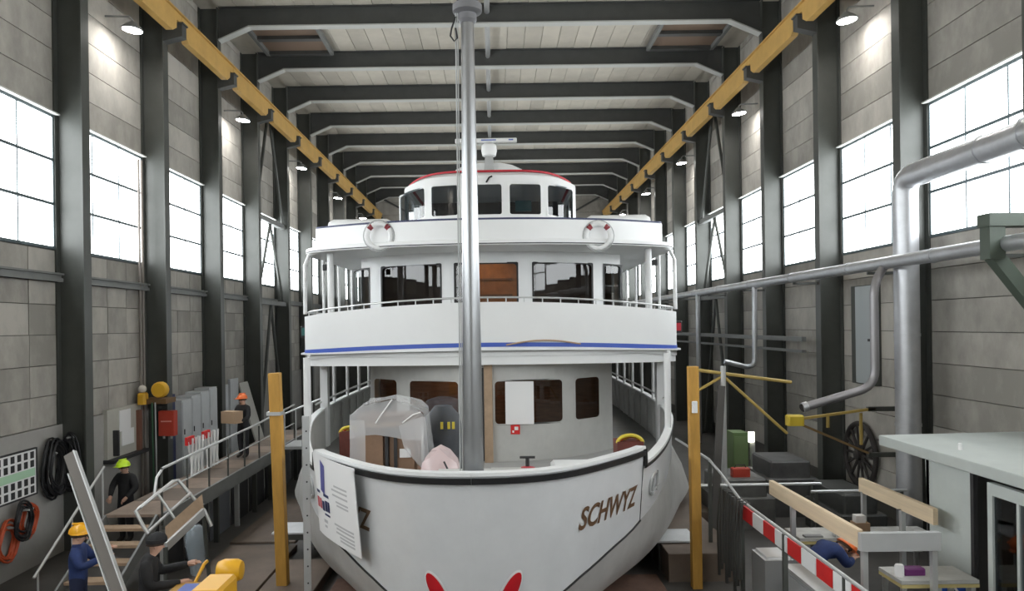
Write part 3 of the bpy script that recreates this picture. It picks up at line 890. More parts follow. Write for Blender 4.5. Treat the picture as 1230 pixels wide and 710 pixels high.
# bow fittings
MB().box(-.55,.85,.75,1.6,-2.12,-2.06).build('bow_platform', inner_m, ship)
MB().box(.23,.62,.45,.62,-2.05,-1.86).build('bow_locker', inner_m, ship)
cp = MB().lathe([(.16,-3.24),(.16,-3.0),(.10,-2.95),(.10,-2.5),(.19,-2.45),(.19,-2.4)], 14, (.75,2.6,0)).build('capstan', grey_m, ship, smooth=30)
MB().lathe([(.12,-2.4),(.12,-2.24),(.05,-2.22)], 12, (.75,2.6,0)).build('capstan_cap', red_m, cp, smooth=30)
MB().tube([(.75,2.6,-2.22),(.75,2.6,-2.08)],.03,6).tube([(.63,2.6,-2.08),(.87,2.6,-2.08)],.02,6).build('capstan_valve', dk_m, cp)
MB().cbox(1.2,2.2,3.2,4.3,-3.24,-2.42,.05).build('deck_hatch_box', white_m, ship)
MB().cbox(.55,1.0,1.9,3.0,-3.24,-2.36,.03).build('winch_cover', dk_m, ship)

# ------------------------------------------------------------------ things on the foredeck
def shp(u, v, z):
    """ship frame -> hall frame"""
    c, s_ = math.cos(-YAW), math.sin(-YAW)
    return Vector((SX+u*c-v*s_, SY+u*s_+v*c, z))
# banner on the bow
t = thing('banner', 'white printed banner hung over the bow rail on the side away from the ship name', 'banner', tuple(shp(-2.0,1.5,-3.1)))
t.rotation_euler.z = 0
def ban(f, z, off=0.0):
    v = .73+f*1.62
    p = pt_z(v, z, -1, .16-.10*f+off); return tuple(shp(*p))
def bz(f, g): return (-1.86-.05*f) - g*(1.24)
fs_ = [i/10 for i in range(11)]; gs_ = [i/8 for i in range(9)]
m = MB(); m.grid([[ban(f, bz(f,g)) for f in fs_] for g in gs_]); m.grid([[ban(f, bz(f,g), -.015) for f in fs_] for g in gs_])
m.build('banner_cloth', mat('banner_white',(.80,.80,.80),.6), t, smooth=40)
def ban_patch(name, f0, f1, g0, g1, m_):
    mb = MB(); n = 4
    mb.grid([[ban(f0+(f1-f0)*i/n, bz(f0+(f1-f0)*i/n, g), .006) for i in range(n+1)] for g in (g0, g1)])
    return mb.build(name, m_, t)
m = MB(); q = [(.66,.46),(.60,.10),(.70,.04),(.76,.42)]
m.add([ban(f, bz(f,g), .006) for f,g in q], [(0,1,2,3)]); m.build('sail_print', mat('print_indigo',(.10,.10,.30),.7), t)
for i, (f0,f1,g0,g1,mm) in enumerate([(.80,.92,.44,.475,navy_m),(.56,.70,.45,.485,navy_m),(.84,.92,.53,.66,mat('print_red',(.55,.12,.14),.7)),(.77,.82,.53,.66,mat('print_red',(.55,.12,.14),.7)),
        (.69,.75,.55,.67,navy_m),(.61,.67,.53,.66,navy_m),(.56,.60,.53,.66,navy_m),(.56,.70,.69,.715,navy_m),(.64,.74,.77,.81,greytext),(.66,.73,.84,.87,greytext)]):
    ban_patch('printed_mark', f0, f1, g0, g1, mm)
for i, g in enumerate((.28,.33,.39,.46,.50)): ban_patch('text_line', .14, .14+random.uniform(.22,.34), g, g+.022, greytext)
for i, g in enumerate((.74,.78,.83,.87,.91)): ban_patch('text_line', .08, .08+random.uniform(.28,.40), g, g+.024, greytext)

DK = -3.24
# cabinet under plastic
def from_px(px, D): return pix(px, 500, D).x
D = 12.2; x0, x1 = from_px(427, D), from_px(502, D)
t = thing('wrapped_cabinet', 'wooden cabinet with dark uprights half wrapped in milky plastic sheet on the foredeck', 'cabinet', ((x0+x1)/2, D, DK))
MB().box(x0+.02, x1-.02, D, D+.7, DK, -1.45).build('body', mat('cabinet_brown',(.20,.12,.08),.6,var=.2), t)
MB().box(x0, x1+.06, D-.03, D+.72, DK, -2.45).build('base', mat('cabinet_red_base',(.24,.06,.05),.6), t)
for i in range(2):
    w2 = (x1-x0)/2
    MB().box(x0+w2*i+.05, x0+w2*(i+1)-.06, D-.05, D-.01, -2.5, -1.75).build('door', mat('cabinet_door',(.26,.16,.10),.6,var=.2), t)
for f in (.48, .62): MB().box(x0+(x1-x0)*f, x0+(x1-x0)*f+.05, D-.10, D-.02, DK, -1.6).build('upright', dk_m, t)
MB().box(x0+.05, x1-.1, D-.12, D-.07, -1.62, -1.55).build('cross_batten', plank_m, t)
MB().box(x0+.72, x0+.90, D-.07, D-.052, -2.12, -1.98).build('label_plate', paper_m, t)
m = MB()
top = -1.25
prof = [(-.08,-2.52),(-.07,-1.9),(-.05,-1.42),(.12,-1.26),(.35,-1.22),(.62,-1.16),(.8,-1.22),(1.0,-1.30),(1.12,-1.40),(1.16,-1.75),(1.22,-2.15)]
rows = []
for dy in (-.14, .2, .5, .78):
    rows.append([(x0+a, D+dy+.02*math.sin(9*a), z+(.03*math.sin(7*a+dy*9))) for a, z in prof])
m.grid(rows)
fr_ = [(-.07,-1.42),(.12,-1.27),(.35,-1.23),(.62,-1.17),(.8,-1.23),(1.0,-1.31),(1.12,-1.42)]
m.grid([[(x0+a, D-.14, z) for a,z in fr_], [(x0+a, D-.15+.02*math.sin(11*a), -1.78-.0*a+.05*math.sin(5*a)) for a,z in fr_]])
m.grid([[(x0-.07,D-.14,-1.5),(x0+.05,D-.15,-1.5),(x0+.18,D-.14,-1.5)],[(x0-.07,D-.14,-2.5),(x0+.05,D-.16,-2.5),(x0+.18,D-.14,-2.5)]])
m.grid([[(x0+.72,D-.14,-1.6),(x0+.92,D-.17,-1.5),(x0+1.15,D-.14,-1.45)],[(x0+.80,D-.15,-1.95),(x0+.98,D-.20,-2.0),(x0+1.19,D-.16,-1.95)],[(x0+1.02,D-.15,-2.22),(x0+1.1,D-.19,-2.28),(x0+1.24,D-.16,-2.28)]])
m.build('plastic_sheet', plastic, t, smooth=60)
m = MB()
for p in ([(x0+.62,D-.15,-1.17),(x0+.45,D-.16,-1.4),(x0+.35,D-.16,-1.55)], [(x0+.78,D-.15,-1.55),(x0+.95,D-.16,-1.42),(x0+1.08,D-.15,-1.38)]): m.tube(p, .012, 5)
m.build('sheet_fold', paper_m, t)

# dark bagged machine
D = 13.2; x0, x1 = from_px(510, D), from_px(553, D)
t = thing('bagged_machine', 'black machine in clear plastic with yellow clips beside the wrapped cabinet', 'machine', ((x0+x1)/2, D, DK))
xm = (x0+x1)/2
m = MB(); m.lathe([(.30,DK),(.36,-2.6),(.36,-2.0),(.30,-1.6),(.15,-1.42)], 14, (xm,D+.2,0)); m.build('machine_body', dk_m, t, smooth=50)
m = MB(); m.lathe([(.33,-2.5),(.40,-2.2),(.39,-1.9),(.34,-1.5),(.30,-1.32),(.12,-1.26)], 18, (xm,D+.2,0)); m.build('clear_bag', clearfilm, t, smooth=50)
for dx in (-.02,.10,.18): MB().box(xm+dx, xm+dx+.045, D-.25, D-.22, -1.78, -1.66).build('yellow_clip', yellow_h, t)
# pink film covered lump
D = 11.3; x0, x1 = from_px(500, D), from_px(556, D)
xm = (x0+x1)/2
t = thing('film_covered_winch', 'low winch under crumpled pinkish film at the foot of the mast', 'winch', (xm, D, DK))
MB().cbox(x0+.08,x1-.08,D-.15,D+.4,DK,-2.15,.05).build('winch_body', mat('winch_pink',(.55,.40,.40),.6), t)
m = MB(); rows = []
for i in range(9):
    a = PI*i/8; rows.append([(xm-(x1-x0)/2*1.02*math.cos(a)*(1 if k else .9), D-.32+.13*k, DK+.15+(1.24-.0*k)*math.sin(a)**.55*(1 if 0<k<6 else .75)+.04*math.sin(3*i+2*k)) for k in range(7)])
m.grid(rows); m.grid([[r[0] for r in rows],[(r[0][0],r[0][1]-.02,DK+.1) for r in rows]]); m.build('film', pinkfilm, t, smooth=50)
MB().tube([(xm+.08,D-.34,-1.98),(xm+.14,D-.36,-2.1),(xm+.2,D-.36,-2.22),(xm+.27,D-.34,-2.32)],.014,5).build('strap', dk_m, t)
# hose crates
def hose_crate(px0, px1, D, zt, label):
    x0, x1 = from_px(px0,D), from_px(px1,D); xm = (x0+x1)/2
    t = thing('hose_crate', label, 'crate', (xm, D, DK))
    MB().box(x0,x1,D,D+.5,DK,zt-.22).build('crate_body', mat('crate_dark_red',(.14,.035,.025),.6,var=.3), t)
    for i in range(3):
        r = (x1-x0)/2*(.95-.16*i); m = MB()
        m.tube([(xm+r*math.cos(PI*k/12)+.03*i, D+.05+.1*i, zt-.25+r*.62*math.sin(PI*k/12)) for k in range(13)], .035, 7)
        m.build('hose_loop', yellow_h if i != 1 else orange_m, t, smooth=60)
hose_crate(741, 773, 14.2, -2.02, 'dark red crate with looped yellow hoses beside the deckhouse on the ship name side')
hose_crate(407, 431, 17.0, -2.15, 'dark red crate with looped yellow hoses behind the wrapped cabinet')

# ------------------------------------------------------------------ posts beside the hull
def sq_post(name, label, pb, ptp, wd, m_, cat='post'):
    t = thing(name, label, cat, pb)
    MB().bar(pb, ptp, wd, wd, (0,1,0)).build('shaft', m_, t, bevel=.012)
    return t
D = 13.0
a = pix(330, 448, D); b = Vector((a.x+.10, D, FL))
t = sq_post('mooring_post', 'tall square yellow timber post between the walkway and the hull', tuple(b), tuple(a), .19, post_y)
MB().box(a.x-.12,a.x+.13,D-.12,D+.12,-1.5,-1.44).build('clamp_band', alu, t)
a = pix(832, 440, D); b = Vector((a.x+.02, D, FL))
t = sq_post('mooring_post', 'tall square yellow timber post between the hull and the duct wall', tuple(b), tuple(a), .17, post_y)
MB().cbox(a.x-.05,a.x+.04,D-.14,D-.085,-1.55,-1.35,.01).build('clip', paper_m, t)
D = 11.55
a = pix(367, 500, D)
t = thing('perforated_strut', 'slim grey perforated steel strut standing against the hull by the banner', 'strut', (a.x, D, FL))
m = MB().box(a.x-.055,a.x+.055,D-.01,D+.01,FL,a.z).box(a.x-.055,a.x-.04,D,D+.09,FL,a.z); so_ = m.build('angle_profile', grey_m, t)
for i in range(12): MB().lathe([(.014,-.004),(.014,.004)], 8, (a.x+.01, D-.012, FL+.15+i*.26), 'Y').build('hole', dk_m, t)

# ------------------------------------------------------------------ walkway on the notice-board side
WZ = -3.32
t = thing('walkway', 'raised walkway with brown deck and tube railing beside the ship', 'walkway', (-6.5, 13.5, FL))
for i in range(10):
    MB().box(-7.05, -6.0, 13.5+i*1.1, 14.58+i*1.1, WZ-.05, WZ).build('deck_plate', plate_m if i%2 else mat('deck_plate_b',(.24,.18,.14),.7,var=.2), t)
MB().box(-6.03, -5.97, 13.5, 24.5, WZ-.28, WZ+.02).build('edge_beam', girt_m, t)
for i in range(9):
    y = 13.6+i*1.3
    MB().box(-6.1,-6.0,y-.04,y+.04,FL,WZ-.05).build('support_post', steel_dk if i%3 else grey_m, t)
    if i < 8: MB().box(-6.22,-6.2,y+.06,y+1.24,FL,WZ-.05).build('skirt_panel', dk_m if i%4 != 2 else mat('skirt_grey',(.14,.15,.17),.5), t)
m = MB().tube([(-6.02,13.2,-2.9),(-6.02,13.3,-2.62),(-6.02,13.55,-2.5),(-6.02,18.8,-2.42),(-6.02,22.5,-2.30)], .026, 7); m.build('top_rail', alu, t, smooth=60)
MB().tube([(-6.02,13.5,-2.92),(-6.02,22.5,-2.85)], .018, 6).build('mid_rail', grey_m, t, smooth=60)
for i in range(9):
    y = 13.5+i*1.12
    MB().tube([(-6.02,y,WZ-.2),(-6.02,y,-2.48)], .022, 6).build('rail_post', steel_dk, t)
# boarding bridge
t = thing('boarding_bridge', 'short boarding bridge with tube rails from walkway to ship side', 'gangway', (-5.5, 21.6, WZ))
MB().box(-5.96,-5.10,21.0,22.2,WZ-.08,WZ).build('bridge_plate', grey_m, t)
for y in (21.0, 22.2):
    MB().tube([(-5.95,y,-2.42),(-5.4,y,-2.2),(-5.02,y,-2.05)], .024, 6).build('rail', alu, t)
    MB().tube([(-5.9,y,WZ),(-5.9,y,-2.4)], .022, 6).build('rail_post', alu, t)
    MB().tube([(-5.12,y,WZ),(-5.12,y,-2.08)], .022, 6).build('rail_post', alu, t)
# stair down to the floor
t = thing('walkway_stair', 'steel stair with wooden treads leading down from the walkway', 'stair', (-6.5, 12.3, FL))
n = 6
for i in range(n):
    f = (i+.5)/n; y = 13.45-f*2.1; z = WZ-.08-f*(WZ-FL-.12)
    MB().box(-7.0,-6.12,y-.13,y+.13,z-.03,z+.02).build('tread', plank_m, t)
for x in (-7.02, -6.1):
    MB().bar((x,13.5,WZ-.08),(x,11.35,FL+.08),.04,.20,(0,0,1)).build('stringer', girt_m, t)
MB().tube([(-7.05,13.5,-2.45),(-7.05,11.4,-3.75)], .022, 6).build('handrail', alu, t)
for f in (.03,.5,.95): MB().tube([(-7.05,13.5-2.1*f,WZ-.05-f*1.28),(-7.05,13.5-2.1*f,-2.45-1.3*f)], .018, 6).build('rail_post', alu, t)
# loose gangway section tipped on its side
t = thing('gangway_section', 'loose aluminium gangway section with tube railing and wooden plank, propped at a slant', 'gangway', tuple(pix(205,665,11.6)))
A, B_ = pix(199,657,11.4), pix(244,615,12.6)
back = Vector((-.10,.22,.20))
MB().bar(A, B_, .05, .13).build('side_beam', alu, t)
m = MB(); d = (B_-A); up = Vector((0,0,.05))
m.add([A+up+Vector((0,.03,0)),B_+up+Vector((0,.03,0)),B_+up+back,A+up+back,A+Vector((0,.03,.01)),B_+Vector((0,.03,.01)),B_+back+Vector((0,0,.01)),A+back+Vector((0,0,.01))],[(0,1,2,3),(7,6,5,4),(0,4,5,1),(1,5,6,2),(2,6,7,3),(3,7,4,0)])
m.build('plank', plank_m, t)
R = lambda x,y,D: pix(x,y,D)
MB().tube([R(178,641,11.6),R(172,632,11.6),R(163,614,11.7),R(168,610,11.7),R(208,578,12.6),R(214,577,12.7),R(228,593,12.7),R(246,614,12.7),R(254,632,12.7)], .03, 7).build('top_rail', alu, t, smooth=60)
MB().tube([R(177,640,11.65),R(229,592,12.7)], .024, 7).build('mid_rail', alu, t, smooth=60)
MB().tube([R(190,594,12.1),R(204,614,12.1),R(217,634,12.1)], .022, 7).build('rail_post', alu, t, smooth=60)
MB().tube([A, Vector((A.x,A.y,FL))], .035, 7).build('prop_leg', steel_dk, t)
MB().tube([B_+back*.5, Vector((B_.x,B_.y+.3,FL))], .035, 7).build('prop_leg', steel_dk, t)
# clear plastic bag hanging under it
c = pix(236, 655, 13.1)
t = thing('plastic_bag', 'limp clear plastic bag hanging below the slanted gangway section', 'bag', (c.x, c.y, c.z-.5))
m = MB(); m.lathe([(.05,.36),(.16,.30),(.20,.1),(.14,-.25),(.10,-.5),(.04,-.55)], 12, tuple(c)); m.build('bag_film', film('bag_film',(.45,.52,.58),.45), t, smooth=60)
# leaning steel profile
A, B_ = pix(84, 545, 10.0), Vector((-3.75, 8.5, FL+.03))
t = thing('steel_profile', 'long grey steel profile leaning at a slant in front of the worker with yellow helmet', 'profile', tuple(B_))
MB().bar(A, B_, .15, .05, (0,-1,.2)).build('profile_web', mat('profile_grey',(.15,.135,.12),.5), t)
sd = (B_-A).normalized().cross(Vector((0,-1,.2))).normalized()
for k_ in (-.082,.082): MB().bar(A+sd*k_+(B_-A)*(.07 if k_>0 else .0)+Vector((0,-.02,0)), B_+sd*k_+Vector((0,-.02,0)), .016, .07, (0,-1,.2)).build('profile_flange', alu, t)

# floor plates
def plate(x0,x1,y0,y1,z,label,m_=plate_m):
    o = MB().cbox(x0,x1,y0,y1,FL,z,.01).build('floor_plate', m_); tag(o, label, 'plate')
plate(-5.55,-4.15,12.6,15.6,FL+.10,'brown plate on the floor beside the yellow truck')
plate(-4.05,-3.1,10.6,14.4,FL+.16,'brown plate on the floor along the hull by the perforated strut')
plate(-5.7,-4.3,16.0,20.0,FL+.05,'dark brown plate lying below the boarding bridge')
plate(3.05,4.35,13.3,16.6,FL+.5,'brown wooden plate on blocks behind the yellow post')
plate(3.3,5.2,17.0,19.6,FL+.3,'brown plate stacked beyond the red and white barrier')
plate(1.6,2.9,10.4,13.6,FL+.05,'rust brown plate on the floor under the bow on the ship name side', mat('rust_plate',(.17,.10,.075),.75,var=.3))
plate(-2.9,-1.6,10.4,13.6,FL+.05,'rust brown plate on the floor under the bow on the banner side', mat('rust_plate',(.17,.10,.075),.75,var=.3))
# dark trestles beside the hull
def trestle(x, y, zt, label):
    t = thing('trestle', label, 'trestle', (x,y,FL))
    MB().box(x-.35,x+.35,y-.06,y+.06,zt-.12,zt).build('top_bar', steel_dk, t)
    MB().box(x-.35,x+.35,y+.6,y+.72,zt-.12,zt).build('top_bar', steel_dk, t)
    MB().box(x-.40,x+.40,y-.08,y+.74,zt,zt+.03).build('top_plate', sheetmet, t)
    for dx in (-.3,.3):
        for dy in (0,.66): MB().box(x+dx-.03,x+dx+.03,y+dy-.03,y+dy+.03,FL,zt-.1).build('leg', steel_dk, t)
trestle(3.35, 14.0, -4.08, 'dark steel trestle under the hull next to the yellow post on the duct side')
trestle(-4.05, 14.9, -4.08, 'dark steel trestle under the hull next to the yellow post on the walkway side')

# ------------------------------------------------------------------ notice-board wall fittings
XP = -9.06
t = thing('notice_board', 'framed notice board with rows of small photos and a green band on the wall', 'notice board', (XP, 13.6, -3.2))
y0, y1, z0, z1 = 12.5, 14.72, -3.16, -2.30
MB().box(XP,XP+.03,y0,y1,z0,z1).build('board', paper_m, t)
for (a,b,c,d) in ((y0-.03,y1+.03,z1,z1+.03),(y0-.03,y1+.03,z0-.03,z0),(y0-.03,y0,z0,z1),(y1,y1+.03,z0,z1)): MB().box(XP,XP+.045,a,b,c,d).build('frame', dk_m, t)
pm = mesh_of(MB().box(0,.006,-.055,.055,-.065,.065), 'photo', dk_m)
for r in range(4):
    for i in range(11):
        o = child(None, pm, 'photo', t, (.03, y0+.12+i*.198-13.6, [-2.40,-2.57,-2.90,-3.07][r]+3.2))
MB().box(XP+.03,XP+.034,y0+.03,y1-.03,-2.81,-2.66).build('green_band', green_pr, t)
def coil_thing(name, label, cat, yc, zc, x, m_, loops, r, seed, droop=1.0):
    rnd = random.Random(seed)
    t = thing(name, label, cat, (x, yc, zc-r*1.6))
    for i in range(loops):
        rr = r*rnd.uniform(.75,1.1); dy = rnd.uniform(-.06,.06); dz = rnd.uniform(-.06,.06)
        MB().tube([(x+.06+.011*i+.02*math.sin(3*a), yc+dy+rr*.9*math.cos(a), zc+dz+rr*droop*math.sin(a)) for a in [2*PI*k/18 for k in range(18)]], .022, 6, closed=True).build('loop', m_, t, smooth=60)
    MB().tube([(x+.01,yc,zc+r*.8),(x+.2,yc,zc+r*.85)], .02, 6).build('hook', grey_m, t)
coil_thing('cable_bundle', 'thick black cable bundle hanging on the wall right beside the notice board', 'cable', 15.15, -2.75, XP, cable_m, 16, .34, 1, 1.6)
rnd = random.Random(2)
t = thing('cable_bundle', 'black cable bundle hanging on the column next to the notice board', 'cable', (-8.75, 15.5, -3.3))
for i in range(10):
    rr = rnd.uniform(.12,.20); hh = rnd.uniform(.4,.62); dx = rnd.uniform(-.05,.05)
    MB().tube([(-8.75+dx+rr*math.cos(a), 15.50-.015*i, -2.7+hh*math.sin(a)) for a in [2*PI*k/18 for k in range(18)]], .02, 6, closed=True).build('loop', cable_m, t, smooth=60)
MB().tube([(-8.75,15.56,-2.2),(-8.75,15.32,-2.18)], .02, 6).build('hook', grey_m, t)
coil_thing('hose_coil', 'orange red hose coil hanging below the notice board, nearer the cables', 'hose', 14.35, -3.62, XP, orange_m, 7, .28, 3, 1.1)
coil_thing('hose_coil', 'orange red hose coil hanging below the notice board, lower one', 'hose', 13.75, -3.85, XP, orange_m, 7, .30, 4, 1.1)
coil_thing('hose_coil', 'black hose coil hanging between the orange hose coils', 'hose', 14.0, -3.55, XP+.14, cable_m, 6, .26, 5, 1.2)
# switch cabinet with papers
t = thing('switch_cabinet', 'pale wall cabinet with two white sheets of paper behind the lime helmet', 'cabinet', (-9.09, 18.1, -3.0))
MB().box(-9.09,-8.98,17.35,19.1,-3.0,-1.85).build('cabinet_body', mat('cabinet_beige',(.46,.45,.40),.6,var=.06), t)
MB().box(-8.98,-8.965,17.9,18.45,-2.42,-1.92).build('paper_sheet', paper_m, t)
MB().box(-8.98,-8.96,18.0,18.6,-2.78,-2.40).build('paper_sheet', paper_m, t)
MB().box(-8.98,-8.85,17.6,17.66,-2.95,-2.35).build('door_edge', dk_m, t)
MB().box(-9.09,-8.8,17.3,19.1,-3.08,-3.0).build('shelf', dk_m, t)
MB().box(-8.98,-8.9,18.75,18.9,-3.0,-2.0).build('rust_strip', mat('rust_strip',(.20,.09,.06),.7), t)
for i, yy in enumerate((19.05, 19.22)):
    o = MB().tube([(-8.98,yy,FL),(-8.98,yy,4.35)], .035, 8).build('wall_conduit', mat('conduit_tan',(.20,.175,.155),.5), smooth=60)
    tag(o, 'vertical conduit running up the wall next to the red box', 'conduit', 'conduits next to the red box')
# hoist and red box at the column
c = Vector((-8.62, 18.9, -1.62))
t = thing('chain_hoist', 'yellow chain hoist with two drums on a column bracket', 'hoist', (c.x, c.y, c.z-.3))
MB().box(c.x-.3,c.x+.35,c.y-.05,c.y+.54,c.z-.24,c.z-.12).build('bracket', mat('bracket_brown',(.18,.10,.04),.6), t)
m = MB(); m.lathe([(.06,-.1),(.17,-.1),(.20,-.05),(.20,.1),(.12,.14)], 14, (c.x+.22,c.y-.1,c.z+.12), 'Y'); m.build('drum', hoist_y, t, smooth=40)
m = MB(); m.cbox(c.x-.34,c.x-.14,c.y-.15,c.y+.1,c.z-.25,c.z+.05,.04); m.build('motor', hoist_y, t)
MB().sphere((c.x-.24,c.y-.05,c.z+.14),.1).build('motor_cap', mat('cap_white',(.7,.66,.6),.5), t, smooth=60)
MB().tube([(c.x+.02,c.y-.1,c.z-.2),(c.x+.04,c.y-.1,FL+.5)], .018, 6).build('chain', mat('chain_green',(.04,.12,.06),.5), t)
MB().tube([(c.x+.10,c.y-.1,c.z-.2),(c.x+.12,c.y-.1,FL+.5)], .018, 6).build('chain', alu, t)
t = thing('red_control_box', 'bright red metal box mounted on the column below the hoist', 'box', (-8.42, 19.3, -2.75))
MB().cbox(-8.63,-8.22,19.2,19.42,-2.72,-2.08,.015).build('box_body', box_red, t)
MB().box(-8.56,-8.29,19.19,19.2,-2.36,-2.33).build('print_line', mat('print_pink',(.75,.35,.3),.6), t)
for x in (-8.53,-8.34): MB().tube([(x,19.3,-2.72),(x,19.3,-2.80)], .03, 8).build('cable_gland', grey_m, t)
# lockers and boards along the wall
for i in range(4):
    t = thing('metal_locker', 'tall pale metal locker standing in a row behind the walkway railing', 'locker', (-8.75, 21.0+i*.58, FL), group='lockers behind the walkway')
    y = 20.6+i*.66
    MB().box(-9.05,-8.6,y,y+.62,FL,-1.95+.06*i).build('body', sheetmet, t)
    MB().box(-8.6,-8.58,y+.03,y+.59,FL+.1,-2.0+.06*i).build('door', mat('locker_door',(.64,.66,.68),.45,.0,var=.06), t)
    MB().box(-8.58,-8.56,y+.08,y+.11,-2.9,-2.75).build('handle', dk_m, t)
for i, (y, zt, w2) in enumerate(((24.3,-1.85,.8),(25.3,-1.7,.8))):
    o = MB().box(-9.0,-8.92,y,y+w2,FL,zt).build('upright_panel', sheetmet); tag(o, 'flat metal sheet standing upright against the wall behind the worker with the box', 'panel', 'sheets against the wall')
o = MB().bar((-8.95,26.65,-1.9),(-8.2,26.65,FL+.02),.9,.05,(1,0,.3)).build('leaning_board', mat('board_offwhite',(.55,.54,.50),.7)); tag(o, 'off-white board leaning on the wall behind the orange helmet', 'board')
t = thing('blue_board', 'narrow navy blue board upright beside the lockers', 'board', (-8.8,20.2,FL))
MB().box(-8.9,-8.7,20.15,20.4,FL,-1.75).build('board', navy_m, t)
# folding barriers on the walkway
for j in range(2):
    y0 = 16.9+j*.95
    t = thing('folding_barrier', 'white lattice barrier with red tips standing on the walkway deck', 'barrier', (-6.86, y0, WZ), group='lattice barriers on the walkway')
    for i in range(4):
        MB().bar((-6.86,y0+.1+i*.2,WZ+.01),(-6.90,y0-.1+i*.2,WZ+.85),.03,.035,(1,0,0)).build('lattice_bar', paper_m, t)
        MB().bar((-6.82,y0-.1+i*.2,WZ+.01),(-6.86,y0+.1+i*.2,WZ+.85),.03,.035,(1,0,0)).build('lattice_bar', paper_m, t)
    MB().box(-6.94,-6.88,y0-.15,y0+.25,WZ+.72,WZ+.90).build('red_board', signred, t)
# yellow pallet truck at the bottom
t = thing('yellow_truck', 'yellow pedestrian truck with rounded motor cover and blue panel', 'truck', (-3.8, 9.6, FL))
MB().cbox(-3.62,-3.25,8.75,9.4,FL+.2,-3.06,.04).build('battery_box', mach_y, t)
MB().cbox(-4.35,-3.55,9.55,10.2,FL+.2,-3.42,.05).build('deck_plate', mat('truck_dark_yellow',(.45,.24,.02),.5), t)
m = MB(); m.lathe([(.04,-.17),(.12,-.155),(.15,-.08),(.15,.09),(.12,.155),(.03,.17)], 16, (-3.56,10.0,-3.22), 'X'); m.build('motor_cover', mach_y, t, smooth=50)
MB().box(-3.95,-3.63,9.0,9.5,-3.42,-3.22).build('blue_panel', blue_m, t)
MB().tube([(-3.75,9.95,-3.36),(-4.0,10.0,-3.46),(-4.10,10.12,-3.46),(-4.10,10.5,-3.285),(-4.10,10.6,-3.28)], .025, 7).build('tiller', mach_y, t, smooth=60)
MB().tube([(-3.9,9.9,-3.5),(-3.78,9.9,-3.28)], .02, 7).build('lever', grey_m, t)
for x in (-4.1,-3.5):
    for y in (9.15,10.05): MB().lathe([(.04,-.05),(.12,-.05),(.12,.05),(.04,.05)], 14, (x,y,FL+.12), 'X').build('wheel', black_m, t, smooth=40)

# ------------------------------------------------------------------ duct wall fittings
t = thing('long_pipe', 'long silver pipe running along the duct wall below the windows', 'pipe', (7.9, 10, 1.0))
for i in range(14):
    y0 = 7.0+i*3.2
    o = MB().tube([(7.9,y0,1.15),(7.9,y0+3.2,1.15)], .125, 14, caps=False).build('pipe_length', galv, t, smooth=60)
    MB().tube([(7.9,y0-.04,1.15),(7.9,y0+.04,1.15)], .138, 14).build('joint_ring', galv, t, smooth=40)
for k in range(-1, 9): MB().box(7.85,8.495,cy(k)-.03,cy(k)+.03,.96,1.02).build('support_arm', steel_dk, t)
def bez(pts, n=6):
    out = [Vector(pts[0])]
    for i in range(1, len(pts)-1):
        p0, p1, p2 = Vector(pts[i-1]), Vector(pts[i]), Vector(pts[i+1])
        r = min((p1-p0).length, (p2-p1).length, .38)*.9
        a, b = p1+(p0-p1).normalized()*r, p1+(p2-p1).normalized()*r
        for k in range(n+1):
            q = k/n; out.append(a*(1-q)**2+p1*2*q*(1-q)+b*q*q)
    out.append(Vector(pts[-1])); return out
t = thing('branch_pipe', 'dark downpipe with swept open end reaching above the yellow jib', 'pipe', (7.6, 15.1, -1.8))
MB().tube(bez([(7.9,15.1,1.1),(7.62,15.0,.78),(7.62,15.0,-1.32),(6.2,15.0,-1.72)]), .085, 12).build('pipe', mat('pipe_grey',(.30,.29,.30),.4,.6), t, smooth=50)
MB().tube([(6.26,15.0,-1.70),(6.16,15.0,-1.73)], .10, 12).build('end_collar', galv, t, smooth=40)
MB().tube([(6.165,14.99,-1.73),(6.15,14.985,-1.735)], .085, 12).build('opening', black_m, t)
t = thing('branch_pipe', 'slim downpipe with hook-shaped silver end beside the bracing', 'pipe', (7.85, 22.6, -1.5))
MB().tube(bez([(7.88,22.6,1.1),(7.86,22.6,-1.42),(6.95,22.6,-1.18)]), .075, 12).build('pipe', galv, t, smooth=50)
t = thing('branch_pipe', 'thin straight downpipe next to the ship side', 'pipe', (7.86, 28.8, FL))
MB().tube([(7.86,28.8,1.14),(7.86,28.8,FL)], .09, 10).build('pipe', galv, t, smooth=50)
t = thing('cross_rail', 'grey horizontal double rail across the columns below the long pipe', 'rail', (8.3, 24, -.6))
MB().box(8.3,8.42,20.2,36,-.55,-.42).build('rail_bar', girt_m, t)
MB().box(8.3,8.42,20.2,36,-.85,-.78).build('rail_bar', girt_m, t)
t = thing('ventilation_duct', 'thick round silver ventilation duct rising and bending along the windows', 'duct', (8.3, 15.05, FL))
MB().tube(bez([(8.3,15.05,FL),(8.3,15.05,2.85),(8.3,11.4,2.85)], 8), .235, 20).build('riser', galv, t, smooth=50)
MB().tube([(8.3,11.5,2.85),(8.3,10.9,2.86),(8.3,7.5,2.86)], [.27,.27,.27], 20).build('horizontal_run', galv, t, smooth=50)
for z in (-2.1,-.3,1.3): MB().tube([(8.3,15.05,z-.03),(8.3,15.05,z+.03)], .245, 20).build('joint_ring', galv, t, smooth=40)
for y in (12.6, 11.5): MB().tube([(8.3,y-.03,2.85),(8.3,y+.03,2.85)], .285 if y<12 else .25, 20).build('joint_ring', galv, t, smooth=40)
t = thing('wall_cupboard', 'tall pale grey flat cupboard on the wall behind the dark downpipe', 'cupboard', (9.0, 18.1, -1.6))
MB().box(8.95,9.1,17.6,18.75,-1.55,.85).build('cupboard_body', steel_dk, t)
